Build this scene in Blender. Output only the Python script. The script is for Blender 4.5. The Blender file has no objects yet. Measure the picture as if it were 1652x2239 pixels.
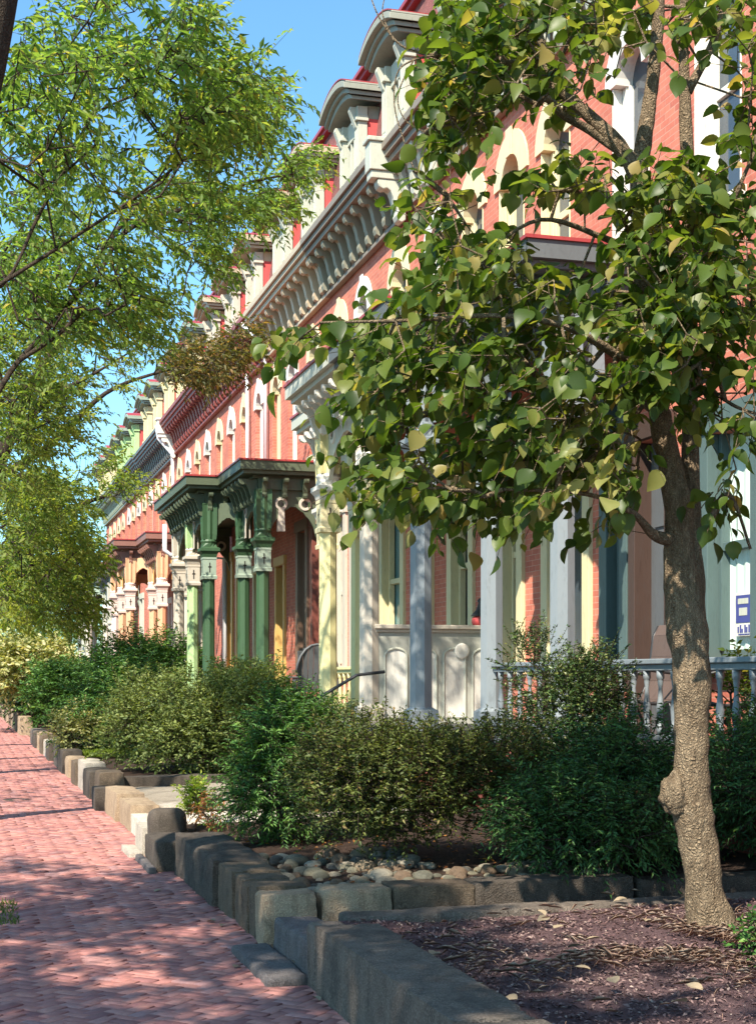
import bpy, bmesh, math, random
import numpy as np
from mathutils import Vector, noise as mnoise
random.seed(7); RNG = np.random.default_rng(11)
R = math.radians
SC = bpy.context.scene
COL = SC.collection

# ------------------------------------------------------------------ camera, sky, sun, exposure
EYE = 1.6; FOC = 3200.0; YAW = R(15.97); CY, SY = math.cos(YAW), math.sin(YAW)
cam_d = bpy.data.cameras.new("camera"); cam = bpy.data.objects.new("camera", cam_d); COL.objects.link(cam)
cam.location = (0, 0, EYE); cam.rotation_euler = (R(90), 0, -YAW)
cam_d.sensor_fit = 'HORIZONTAL'; cam_d.sensor_width = 36.0
cam_d.lens = 36.0 * FOC / 1652.0
cam_d.shift_y = (1480.0 - 1119.5) / 1652.0
cam_d.clip_start = 0.1; cam_d.clip_end = 3000
SC.camera = cam

SUN_EL = R(47); SUN_AZ = R(222)            # azimuth clockwise from +Y
world = bpy.data.worlds.new("World"); SC.world = world; world.use_nodes = True
wn = world.node_tree.nodes; wl_ = world.node_tree.links; wn.clear()
sky = wn.new('ShaderNodeTexSky'); sky.sky_type = 'NISHITA'; sky.sun_disc = False
sky.sun_elevation = SUN_EL; sky.sun_rotation = SUN_AZ
sky.air_density = 1.0; sky.dust_density = 0.6; sky.ozone_density = 1.6
bg = wn.new('ShaderNodeBackground'); bg.inputs['Strength'].default_value = 0.125
wo = wn.new('ShaderNodeOutputWorld')
tint = wn.new('ShaderNodeMix'); tint.data_type = 'RGBA'; tint.blend_type = 'MULTIPLY'; tint.inputs[0].default_value = 1.0
tint.inputs[7].default_value = (.64, .96, 1.04, 1)          # the deep clear blue of this day
wl_.new(sky.outputs[0], tint.inputs[6]); wl_.new(tint.outputs[2], bg.inputs[0]); wl_.new(bg.outputs[0], wo.inputs[0])
sd = bpy.data.lights.new("sun", 'SUN'); sd.energy = 4.7; sd.angle = R(0.55); sd.color = (1.0, 0.915, 0.78)
sun = bpy.data.objects.new("sun", sd); COL.objects.link(sun)
to_sun = Vector((math.sin(SUN_AZ)*math.cos(SUN_EL), math.cos(SUN_AZ)*math.cos(SUN_EL), math.sin(SUN_EL)))
sun.rotation_euler = (-to_sun).to_track_quat('-Z', 'Y').to_euler(); sun.location = (-20, -25, 40)
vs = SC.view_settings; vs.view_transform = 'Standard'; vs.look = 'None'; vs.gamma = 1.0; vs.exposure = 1.17
try: vs.use_curve_mapping = False
except Exception: pass
SC.render.engine = 'CYCLES'
SC.cycles.max_bounces = 8; SC.cycles.diffuse_bounces = 4; SC.cycles.transmission_bounces = 4; SC.cycles.glossy_bounces = 2
SC.cycles.sample_clamp_indirect = 6.0
SC.cycles.use_denoising = True

# ------------------------------------------------------------------ measured point -> world
def P(px, py, d):
    r = (px - 826.0) / FOC * d
    return (r*CY + d*SY, d*CY - r*SY, EYE + (1480.0 - py) * d / FOC)

# ------------------------------------------------------------------ materials
MATS = {}
def _new(name):
    m = bpy.data.materials.new(name); m.use_nodes = True
    nt = m.node_tree; nt.nodes.clear()
    out = nt.nodes.new('ShaderNodeOutputMaterial')
    return m, nt, out
def _mix(nt, fac, a, b, mode='MIX'):
    n = nt.nodes.new('ShaderNodeMix'); n.data_type = 'RGBA'; n.blend_type = mode
    for sock, val in ((n.inputs[0], fac), (n.inputs[6], a), (n.inputs[7], b)):
        if hasattr(val, 'links') or hasattr(val, 'is_linked'): nt.links.new(val, sock)
        elif isinstance(val, (int, float)): sock.default_value = val
        else: sock.default_value = (*val, 1)
    return n.outputs[2]
def _noise(nt, scale, detail=4, rough=.6, vec=None, dist=0):
    n = nt.nodes.new('ShaderNodeTexNoise'); n.inputs['Scale'].default_value = scale
    n.inputs['Detail'].default_value = detail; n.inputs['Roughness'].default_value = rough
    n.inputs['Distortion'].default_value = dist
    if vec is not None: nt.links.new(vec, n.inputs['Vector'])
    return n.outputs['Fac']
def _ramp(nt, fac, stops):
    n = nt.nodes.new('ShaderNodeValToRGB'); cr = n.color_ramp
    while len(cr.elements) < len(stops): cr.elements.new(0.5)
    for e, (p, c) in zip(cr.elements, stops):
        e.position = p; e.color = (*c, 1) if len(c) == 3 else c
    nt.links.new(fac, n.inputs[0]); return n.outputs[0]
def _obj(nt):
    return nt.nodes.new('ShaderNodeTexCoord').outputs['Object']
def _map(nt, vec, scale=(1,1,1), loc=(0,0,0), rot=(0,0,0)):
    n = nt.nodes.new('ShaderNodeMapping'); n.inputs['Scale'].default_value = scale
    n.inputs['Location'].default_value = loc; n.inputs['Rotation'].default_value = rot
    nt.links.new(vec, n.inputs['Vector']); return n.outputs[0]
def _bump(nt, h, strength, dist=0.01):
    n = nt.nodes.new('ShaderNodeBump'); n.inputs['Strength'].default_value = strength
    n.inputs['Distance'].default_value = dist; nt.links.new(h, n.inputs['Height']); return n.outputs[0]
def _princ(nt, out, col, rough=.6, normal=None, spec=.4):
    b = nt.nodes.new('ShaderNodeBsdfPrincipled')
    if isinstance(col, tuple): b.inputs['Base Color'].default_value = (*col, 1)
    else: nt.links.new(col, b.inputs['Base Color'])
    if isinstance(rough, (int, float)): b.inputs['Roughness'].default_value = rough
    else: nt.links.new(rough, b.inputs['Roughness'])
    b.inputs['Specular IOR Level'].default_value = spec
    if normal is not None: nt.links.new(normal, b.inputs['Normal'])
    nt.links.new(b.outputs[0], out.inputs[0]); return b

def paint(name, c, rough=.5, dirt=.75):
    if name in MATS: return MATS[name]
    m, nt, out = _new(name); v = _obj(nt)
    n1 = _noise(nt, 2.3, 6, .65, _map(nt, v, (1, 1, .35)))
    n2 = _noise(nt, 28, 4, .7, _map(nt, v, (1, 1, .2)))
    dark = tuple(x*.62 for x in c); lite = tuple(min(1, x*1.08+.01) for x in c)
    base = _mix(nt, _ramp(nt, n1, [(.3, (0,)*3), (.75, (1,)*3)]), lite, c)
    base = _mix(nt, _ramp(nt, n2, [(.55, (0,)*3), (.8, (dirt,)*3)]), base, dark)
    n4 = _noise(nt, 7, 8, .75, _map(nt, v, (1, 1, .3)), 1.5)
    base = _mix(nt, _ramp(nt, n4, [(.56, (0,)*3), (.64, (.45*dirt,)*3), (.8, (.8*dirt,)*3)]), base, tuple(.5*x+.03 for x in c))
    _princ(nt, out, base, rough, _bump(nt, n2, .4, .005)); MATS[name] = m; return m

def brick_mat(name, c1, c2, mortar, w=.205, h=.067):
    m, nt, out = _new(name); v = _obj(nt)
    sep = nt.nodes.new('ShaderNodeSeparateXYZ'); nt.links.new(v, sep.inputs[0])
    add = nt.nodes.new('ShaderNodeMath'); add.operation = 'ADD'
    nt.links.new(sep.outputs[0], add.inputs[0]); nt.links.new(sep.outputs[1], add.inputs[1])
    cmb = nt.nodes.new('ShaderNodeCombineXYZ'); nt.links.new(add.outputs[0], cmb.inputs[0]); nt.links.new(sep.outputs[2], cmb.inputs[1])
    b = nt.nodes.new('ShaderNodeTexBrick'); nt.links.new(cmb.outputs[0], b.inputs['Vector'])
    b.inputs['Scale'].default_value = 1; b.inputs['Brick Width'].default_value = w; b.inputs['Row Height'].default_value = h
    b.inputs['Mortar Size'].default_value = .005; b.inputs['Mortar Smooth'].default_value = .3; b.inputs['Bias'].default_value = 0
    b.inputs['Color1'].default_value = (*c1, 1); b.inputs['Color2'].default_value = (*c2, 1); b.inputs['Mortar'].default_value = (*mortar, 1)
    n1 = _noise(nt, .9, 6, .65, v); n2 = _noise(nt, 14, 4, .6, v)
    col = _mix(nt, _ramp(nt, n1, [(.35, (0,)*3), (.7, (.55,)*3)]), b.outputs[0], tuple(x*.72 for x in c2))
    col = _mix(nt, _ramp(nt, n2, [(.5, (0,)*3), (.8, (.35,)*3)]), col, tuple(min(1, x*1.35) for x in c1))
    n3 = _noise(nt, 1.6, 6, .7, _map(nt, v, (1, 2.2, .22)))
    col = _mix(nt, _ramp(nt, n3, [(.5, (0,)*3), (.8, (.6,)*3)]), col, tuple(x*.5 for x in c2))
    inv = nt.nodes.new('ShaderNodeMath'); inv.operation = 'SUBTRACT'; inv.inputs[0].default_value = 1; nt.links.new(b.outputs[1], inv.inputs[1])
    _princ(nt, out, col, .85, _bump(nt, inv.outputs[0], .5, .006), .2); MATS[name] = m; return m

def stone(name, c, c2, sc=6, stain=(.05, .045, .04)):
    m, nt, out = _new(name); v = _obj(nt)
    n1 = _noise(nt, sc, 8, .7, v); n2 = _noise(nt, sc*14, 3, .6, v); n3 = _noise(nt, 1.7, 4, .6, v, 1)
    col = _ramp(nt, n1, [(.3, c), (.7, c2)])
    col = _mix(nt, _ramp(nt, n2, [(.48, (0,)*3), (.66, (.6,)*3)]), col, tuple(min(1, x*1.7) for x in c2))
    n5 = _noise(nt, sc*1.3, 6, .7, _map(nt, v, (1, 1, .12)))
    col = _mix(nt, _ramp(nt, n5, [(.5, (0,)*3), (.7, (.55,)*3)]), col, tuple(x*.5 for x in c))
    col = _mix(nt, _ramp(nt, n3, [(.5, (0,)*3), (.72, (.75,)*3)]), col, stain)
    bm_ = nt.nodes.new('ShaderNodeMath'); bm_.operation = 'ADD'; nt.links.new(n1, bm_.inputs[0]); nt.links.new(n2, bm_.inputs[1])
    _princ(nt, out, col, .85, _bump(nt, bm_.outputs[0], 1.0, .016), .2); MATS[name] = m; return m

def leafmat(name, stops, trans=.42, clump=None, clump_scale=.9, gloss=.55, tscale=1.0):
    """per-leaf random colour, with some sprays turned or shown sunlit by another colour (clump)"""
    m, nt, out = _new(name)
    g = nt.nodes.new('ShaderNodeNewGeometry')
    col = _ramp(nt, g.outputs['Random Per Island'], stops)
    if clump:
        n = _noise(nt, clump_scale, 3, .6, _obj(nt))
        col = _mix(nt, _ramp(nt, n, [(.52 if clump[0] < .29 else .60, (0,)*3), (.66 if clump[0] < .29 else .70, (.85,)*3)]), col, clump)
    b = nt.nodes.new('ShaderNodeBsdfPrincipled'); nt.links.new(col, b.inputs['Base Color'])
    b.inputs['Roughness'].default_value = gloss; b.inputs['Specular IOR Level'].default_value = .35
    t = nt.nodes.new('ShaderNodeBsdfTranslucent')
    tc = _mix(nt, 1.0, col, (1.0*tscale, .95*tscale, .35*tscale), 'MULTIPLY')
    hs = nt.nodes.new('ShaderNodeHueSaturation'); hs.inputs['Value'].default_value = 2.0; nt.links.new(tc, hs.inputs['Color'])
    nt.links.new(hs.outputs[0], t.inputs[0])
    mx = nt.nodes.new('ShaderNodeMixShader'); mx.inputs[0].default_value = trans
    nt.links.new(b.outputs[0], mx.inputs[1]); nt.links.new(t.outputs[0], mx.inputs[2]); nt.links.new(mx.outputs[0], out.inputs[0])
    MATS[name] = m; return m

def barkmat(name, c, c2, sc=9):
    m, nt, out = _new(name); v = _map(nt, _obj(nt), (1, 1, .3))
    n1 = _noise(nt, sc, 8, .7, v, 1.2); n2 = _noise(nt, sc*6, 4, .7, v)
    vor = nt.nodes.new('ShaderNodeTexVoronoi'); vor.feature = 'DISTANCE_TO_EDGE'; vor.inputs['Scale'].default_value = sc*9
    wob_ = nt.nodes.new('ShaderNodeTexNoise'); wob_.inputs['Scale'].default_value = 16; wob_.inputs['Detail'].default_value = 4; nt.links.new(_obj(nt), wob_.inputs['Vector'])
    va_ = nt.nodes.new('ShaderNodeVectorMath'); va_.operation = 'MULTIPLY_ADD'; va_.inputs[1].default_value = (.09, .09, .09); nt.links.new(wob_.outputs['Color'], va_.inputs[0]); nt.links.new(_obj(nt), va_.inputs[2])
    nt.links.new(_map(nt, va_.outputs[0], (1, 1, .5)), vor.inputs['Vector'])
    col = _ramp(nt, n1, [(.25, c), (.55, c2), (.8, tuple(min(1, x*1.35) for x in c2))])
    col = _mix(nt, _ramp(nt, vor.outputs[0], [(0, (.55,)*3), (.22, (0,)*3)]), col, tuple(x*.5 for x in c))
    col = _mix(nt, _ramp(nt, n2, [(.42, (0,)*3), (.7, (.7,)*3)]), col, tuple(x*.5 for x in c))
    a = nt.nodes.new('ShaderNodeMath'); a.operation = 'MULTIPLY_ADD'; a.inputs[1].default_value = 1.6
    nt.links.new(vor.outputs[0], a.inputs[0]); nt.links.new(n2, a.inputs[2])
    _princ(nt, out, col, .9, _bump(nt, a.outputs[0], .9, .02), .15); MATS[name] = m; return m

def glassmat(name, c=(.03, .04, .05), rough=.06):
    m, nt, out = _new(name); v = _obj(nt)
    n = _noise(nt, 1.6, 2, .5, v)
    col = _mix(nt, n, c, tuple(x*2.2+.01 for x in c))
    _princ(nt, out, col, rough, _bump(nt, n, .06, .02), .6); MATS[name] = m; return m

def islandmat(name, stops, rough=.8, nsc=35, amt=.4, bump=.5):
    m, nt, out = _new(name); v = _obj(nt)
    g = nt.nodes.new('ShaderNodeNewGeometry'); col = _ramp(nt, g.outputs['Random Per Island'], stops)
    n = _noise(nt, nsc, 5, .7, v); n0 = _noise(nt, .8, 6, .65, v); n9 = _noise(nt, 2.7, 6, .7, v, .6)
    col = _mix(nt, _ramp(nt, n, [(.4, (0,)*3), (.8, (amt,)*3)]), col, tuple(x*.55 for x in stops[0][1]))
    col = _mix(nt, _ramp(nt, n0, [(.45, (0,)*3), (.75, (.5,)*3)]), col, tuple(x*.8 for x in stops[-1][1]))
    col = _mix(nt, _ramp(nt, n9, [(.55, (0,)*3), (.78, (.65,)*3)]), col, tuple(x*.45 for x in stops[0][1]))
    _princ(nt, out, col, rough, _bump(nt, n, bump, .004), .25); MATS[name] = m; return m

BRICK = brick_mat('red_brick', (.64, .215, .14), (.46, .14, .098), (.56, .32, .24))
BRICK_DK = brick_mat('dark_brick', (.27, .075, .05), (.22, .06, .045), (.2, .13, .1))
GLASS = glassmat('window_glass'); GLASS_T = glassmat('teal_glass', (.05, .12, .13))
CURTAIN = paint('pale_curtain', (.52, .62, .55), .8, .2)
WHITE = paint('white_paint', (.64, .61, .54)); CREAM = paint('cream_paint', (.62, .54, .32))
PALE = paint('pale_grey_green_paint', (.46, .46, .38)); GREYP = paint('grey_paint', (.10, .108, .11))
BLUE = paint('blue_grey_paint', (.185, .21, .225)); YELLOW = paint('yellow_paint', (.68, .60, .29))
DKGREEN = paint('dark_green_paint', (.034, .082, .034)); OLIVE = paint('olive_dark_paint', (.075, .095, .055))
LTGREEN = paint('light_green_paint', (.36, .52, .24)); STONEW = paint('warm_white_paint', (.50, .44, .36))
ORANGE = paint('orange_tan_paint', (.62, .34, .19)); BROWN = paint('brown_paint', (.22, .10, .075)); PINKW = paint('pink_white_paint', (.66, .50, .43))
MAROON = paint('maroon_paint', (.24, .055, .045)); TAN = paint('tan_paint', (.47, .37, .25)); SAGE = paint('sage_paint', (.26, .32, .25)); OFFW = paint('weathered_off_white_paint', (.44, .44, .36), .55, .8); BRKT = paint('olive_tan_paint', (.235, .225, .165), .6, .9); HOODP = paint('grey_tan_paint', (.27, .275, .22), .6, .9); WEATH = paint('weathered_brown_paint', (.21, .175, .135), .6, .9); SOFF = paint('soffit_brown_paint', (.19, .11, .07))
RED = paint('red_paint', (.56, .075, .07)); ROOFRED = paint('roof_red_metal', (.30, .035, .035), .4)
DKGREY = paint('dark_grey_paint', (.09, .095, .10)); SHADOWY = paint('black_brown_paint_and_shade', (.035, .03, .025))
TEAL = paint('teal_paint', (.075, .115, .11)); WOOD = paint('dark_red_wood', (.17, .05, .035), .45); GALV = paint('white_metal', (.72, .72, .74), .35)
BLACK = paint('black_metal', (.02, .02, .022), .4); OCHRE = paint('ochre_paint', (.62, .38, .12))
SLATE = stone('slate_roof', (.16, .06, .055), (.24, .10, .09), 4)
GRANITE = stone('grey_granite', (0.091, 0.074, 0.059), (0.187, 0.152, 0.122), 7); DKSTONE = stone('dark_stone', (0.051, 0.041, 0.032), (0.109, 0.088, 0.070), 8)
BLUESTONE = stone('bluestone', (0.091, 0.081, 0.080), (0.164, 0.144, 0.137), 7); TANSTONE = stone('tan_sandstone', (.29, .205, .13), (.42, .315, .21), 8, (.09, .065, .045))
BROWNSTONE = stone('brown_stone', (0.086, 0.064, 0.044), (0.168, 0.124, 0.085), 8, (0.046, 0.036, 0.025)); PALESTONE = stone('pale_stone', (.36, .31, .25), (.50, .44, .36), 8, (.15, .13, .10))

# ------------------------------------------------------------------ mesh helpers
WL = {}
class MB:
    def __init__(s): s.v = []; s.f = []
    def box(s, x0, x1, y0, y1, z0, z1):
        b = len(s.v); s.v += [(x, y, z) for x in (x0, x1) for y in (y0, y1) for z in (z0, z1)]
        s.f += [tuple(b+i for i in q) for q in ((0,1,3,2),(4,6,7,5),(0,4,5,1),(2,3,7,6),(0,2,6,4),(1,5,7,3))]; return s
    def hexa(s, pts):      # bottom four then top four
        b = len(s.v); s.v += [tuple(p) for p in pts]
        s.f += [tuple(b+i for i in q) for q in ((3,2,1,0),(4,5,6,7),(0,1,5,4),(1,2,6,5),(2,3,7,6),(3,0,4,7))]; return s
    def quad(s, *p):
        b = len(s.v); s.v += [tuple(q) for q in p]; s.f.append(tuple(range(b, b+len(p)))); return s
    def prism(s, poly, z0, z1):
        b = len(s.v); n = len(poly)
        s.v += [(x, y, z0) for x, y in poly] + [(x, y, z1) for x, y in poly]
        s.f += [tuple(range(b, b+n)), tuple(range(b+n, b+2*n))] + [(b+i, b+(i+1)%n, b+n+(i+1)%n, b+n+i) for i in range(n)]; return s
    def extr(s, prof, y0, y1):   # profile in x,z extruded along y
        b = len(s.v); n = len(prof)
        s.v += [(x, y0, z) for x, z in prof] + [(x, y1, z) for x, z in prof]
        s.f += [tuple(range(b, b+n)), tuple(range(b+n, b+2*n))] + [(b+i, b+(i+1)%n, b+n+(i+1)%n, b+n+i) for i in range(n)]; return s
    def loops(s, rings, caps=True):
        b = len(s.v); n = len(rings[0])
        for r in rings: s.v += [tuple(p) for p in r]
        for k in range(len(rings)-1):
            for i in range(n):
                s.f.append((b+k*n+i, b+k*n+(i+1)%n, b+(k+1)*n+(i+1)%n, b+(k+1)*n+i))
        if caps: s.f += [tuple(range(b, b+n)), tuple(range(b+(len(rings)-1)*n, b+len(rings)*n))]
        return s
    def tube(s, pts, rad, n=8, caps=True):
        pts = [Vector(p) for p in pts]; rings = []
        if isinstance(rad, (int, float)): rad = [rad]*len(pts)
        for i, p in enumerate(pts):
            t = (pts[min(i+1, len(pts)-1)] - pts[max(i-1, 0)]).normalized()
            u = t.cross(Vector((.3, 1, .1))).normalized(); w = t.cross(u)
            rings.append([p + (u*math.cos(a) + w*math.sin(a))*rad[i] for a in (2*math.pi*k/n for k in range(n))])
        return s.loops(rings, caps)
    def lathe(s, cx, cy, prof, n=10):
        return s.loops([[(cx+r*math.cos(2*math.pi*k/n), cy+r*math.sin(2*math.pi*k/n), z) for k in range(n)] for z, r in prof])
    def mesh(s, name, org=(0,0,0), mat=None, smooth=False):
        me = bpy.data.meshes.new(name)
        me.from_pydata([(a-org[0], b-org[1], c-org[2]) for a, b, c in s.v], [], s.f)
        bm = bmesh.new(); bm.from_mesh(me); bmesh.ops.recalc_face_normals(bm, faces=bm.faces); bm.to_mesh(me); bm.free()
        if mat: me.materials.append(mat)
        if smooth: me.polygons.foreach_set('use_smooth', [True]*len(me.polygons))
        return me
    def build(s, name, mat, parent=None, bevel=0, smooth=False, org=None, label=None):
        o_ = WL[parent.name] if parent else (org or (0, 0, 0))
        ob = bpy.data.objects.new(name, s.mesh(name, o_, mat, smooth)); COL.objects.link(ob)
        if parent: ob.parent = parent
        else: ob.location = o_
        WL[ob.name] = o_
        if bevel:
            md = ob.modifiers.new('bevel', 'BEVEL'); md.width = bevel; md.segments = 2; md.limit_method = 'ANGLE'; md.angle_limit = R(35)
        if label: ob['label'] = label
        return ob
def inst(name, me, parent, loc, rot=0, scale=(1,1,1)):
    ob = bpy.data.objects.new(name, me); COL.objects.link(ob); po = WL[parent.name] if parent else (0, 0, 0)
    if parent: ob.parent = parent
    ob.location = [loc[i]-po[i] for i in range(3)]; ob.rotation_euler = (0, 0, rot); ob.scale = scale
    WL[ob.name] = tuple(loc); return ob
def tag(o, label=None, cat=None, group=None, kind=None):
    if label: o['label'] = label
    if cat: o['category'] = cat
    if group: o['group'] = group
    if kind: o['kind'] = kind
    return o
def thing(name, label, cat, loc, group=None):
    o = bpy.data.objects.new(name, None); COL.objects.link(o); o.location = loc; o.empty_display_size = .2
    WL[o.name] = tuple(loc); return tag(o, label, cat, group)
def npmesh(name, V, F, mat, parent=None, smooth=False, org=(0,0,0)):
    """fast mesh: F is an (n,k) array or a list of such arrays"""
    o_ = np.array(WL[parent.name] if parent else org)
    Fs = F if isinstance(F, list) else [F]
    me = bpy.data.meshes.new(name); V = np.asarray(V, float) - o_
    loops = np.concatenate([f.ravel() for f in Fs]).astype(np.int32)
    tot = np.concatenate([np.full(len(f), f.shape[1], np.int32) for f in Fs])
    st = np.concatenate([[0], np.cumsum(tot)[:-1]]).astype(np.int32)
    me.vertices.add(len(V)); me.vertices.foreach_set('co', V.astype(np.float32).ravel())
    me.loops.add(len(loops)); me.loops.foreach_set('vertex_index', loops)
    me.polygons.add(len(tot)); me.polygons.foreach_set('loop_start', st)
    if smooth: me.polygons.foreach_set('use_smooth', np.ones(len(tot), bool))
    me.update(calc_edges=True); me.validate()
    me.materials.append(mat)
    ob = bpy.data.objects.new(name, me); COL.objects.link(ob)
    if parent: ob.parent = parent
    else: ob.location = org
    WL[ob.name] = tuple(o_); return ob

# ------------------------------------------------------------------ setting: ground, sidewalk, gardens
m_, nt_, out_ = _new('street_asphalt'); v_ = _obj(nt_)
_princ(nt_, out_, _ramp(nt_, _noise(nt_, 3, 8, .7, v_), [(.3, (.045,.045,.045)), (.7, (.075,.073,.07))]), .9, _bump(nt_, _noise(nt_, 120, 3, .6, v_), .5, .005))
tag(MB().quad((-600,-300,-.16),(600,-300,-.16),(600,900,-.16),(-600,900,-.16)).build('ground', m_), kind='structure')
m_, nt_, out_ = _new('garden_soil'); v_ = _obj(nt_)
n_ = _noise(nt_, 5, 8, .75, v_); n2_ = _noise(nt_, 60, 5, .7, v_)
c_ = _mix(nt_, _ramp(nt_, n2_, [(.45, (0,)*3), (.7, (.8,)*3)]), _ramp(nt_, n_, [(.3, (.022,.016,.013)), (.55, (.05,.032,.025)), (.8, (.10,.065,.05))]), (.12,.08,.06))
_princ(nt_, out_, c_, .95, _bump(nt_, n2_, 1.0, .03), .1); SOIL = m_

def herringbone():
    s = .072; V = []; F = []
    c45 = math.cos(R(45)); x0, x1, y0, y1 = -1.9, 1.78, 2.0, 66.0
    rng = range(-30, 720)
    quads = []
    for i in range(-40, 700):
        jmin, jmax = None, None
        for j in range(-660, 700):
            k = (i - j) % 4
            if k not in (0, 3): continue
            w, h = (2, 1) if k == 0 else (1, 2)
            cx, cy = (i + w/2)*s, (j + h/2)*s
            X = (cx - cy)*c45; Y = (cx + cy)*c45
            if X < x0 or X > x1 or Y < y0 or Y > y1: continue
            if X < -.2 and Y > 12: continue
            if X < .3 and Y > 30: continue
            quads.append((i*s, j*s, w*s, h*s))
    q = np.array(quads); g = .0018; ch = .0028; n = len(q)
    dz = RNG.normal(0, .0014, n) + np.array([.010*mnoise.noise((a*6, b*6, 2)) for a, b in q[:, :2]])
    tx = RNG.normal(0, .005, n); ty = RNG.normal(0, .005, n)
    def ring(inset, z):
        xs = np.stack([q[:,0]+inset, q[:,0]+q[:,2]-inset, q[:,0]+q[:,2]-inset, q[:,0]+inset], 1)
        ys = np.stack([q[:,1]+inset, q[:,1]+inset, q[:,1]+q[:,3]-inset, q[:,1]+q[:,3]-inset], 1)
        cx = (q[:,0]+q[:,2]/2)[:,None]; cy = (q[:,1]+q[:,3]/2)[:,None]
        zz = z + dz[:,None] + (xs-cx)*tx[:,None] + (ys-cy)*ty[:,None]
        return np.stack([(xs-ys)*c45, (xs+ys)*c45, zz], 2)
    V = np.concatenate([ring(g, -.02), ring(g, -ch), ring(g+ch, 0)], 1).reshape(-1, 3)
    b = (np.arange(n)*12)[:,None]
    T = [[8,9,10,11]] + [[a+i, a+(i+1)%4, a+4+(i+1)%4, a+4+i] for a in (0, 4) for i in range(4)]
    F = np.concatenate([b + np.array(t)[None] for t in T])
    return V, F
PAVER = islandmat('paver_brick', [(0, (.25,.105,.10)), (.25, (.36,.155,.135)), (.55, (.44,.19,.155)), (.8, (.50,.23,.185)), (1, (.36,.20,.19))], .8, 40, .45, .6)
V_, F_ = herringbone(); tag(npmesh('sidewalk', V_, F_, PAVER), kind='structure')
m_, nt_, out_ = _new('joint_sand'); v_ = _obj(nt_)
_princ(nt_, out_, _ramp(nt_, _noise(nt_, 40, 5, .7, v_), [(.3, (.10,.06,.05)), (.7, (.19,.12,.10))]), .95)
tag(MB().box(-2.1, 1.76, 1.5, 110, -.15, -.012).build('sidewalk_bed', m_), kind='structure')

def garden(name, x0, x1, y0, y1, za, zb, nx=26, ny=40, amp=.02, mat=SOIL):
    V = []; F = []
    for i in range(nx+1):
        for j in range(ny+1):
            x = x0+(x1-x0)*i/nx; y = y0+(y1-y0)*j/ny
            z = za+(zb-za)*i/nx + amp*mnoise.noise((x*1.7, y*1.7, 0)) + amp*.4*mnoise.noise((x*7, y*7, 3))
            V.append((x, y, z))
    for i in range(nx):
        for j in range(ny):
            a = i*(ny+1)+j; F.append((a, a+ny+1, a+ny+2, a+1))
    return npmesh(name, V, np.array(F), mat, None, True)
m_, nt_, out_ = _new('mulch_bed'); v_ = _obj(nt_)
n_ = _noise(nt_, 4, 6, .7, v_); n2_ = _noise(nt_, 55, 6, .75, _map(nt_, v_, (1, 2.2, 1)))
c_ = _mix(nt_, _ramp(nt_, n2_, [(.4, (0,)*3), (.7, (.8,)*3)]), _ramp(nt_, n_, [(.3, (.085,.052,.055)), (.7, (.17,.10,.105))]), (.25,.165,.16))
_princ(nt_, out_, c_, .95, _bump(nt_, n2_, 1, .03), .1); MULCHM = m_
tag(garden('mulch_ground', 1.95, 6.4, 1.0, 8.0, .20, .24, 60, 90, .03, MULCHM), kind='structure')
tag(garden('garden_ground', 1.95, 5.6, 8.72, 13.6, .22, .32), kind='structure')
tag(garden('garden_ground', 1.95, 5.6, 18.8, 80, .22, .32, 20, 160), kind='structure')
WALKM = stone('walk_stone', (.50, .42, .33), (.60, .52, .43), 3, (.30, .24, .19))
GRAVM = stone('pale_gravel', (.34, .28, .21), (.50, .43, .34), 30, (.14, .11, .08))
tag(garden('gravel_ground', 1.95, 5.6, 15.2, 18.8, .2, .3, 40, 40, .03, GRAVM), kind='structure')
tag(MB().box(1.7, 4.6, 13.62, 15.18, -.1, .19).build('path', WALKM), kind='structure')

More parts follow.
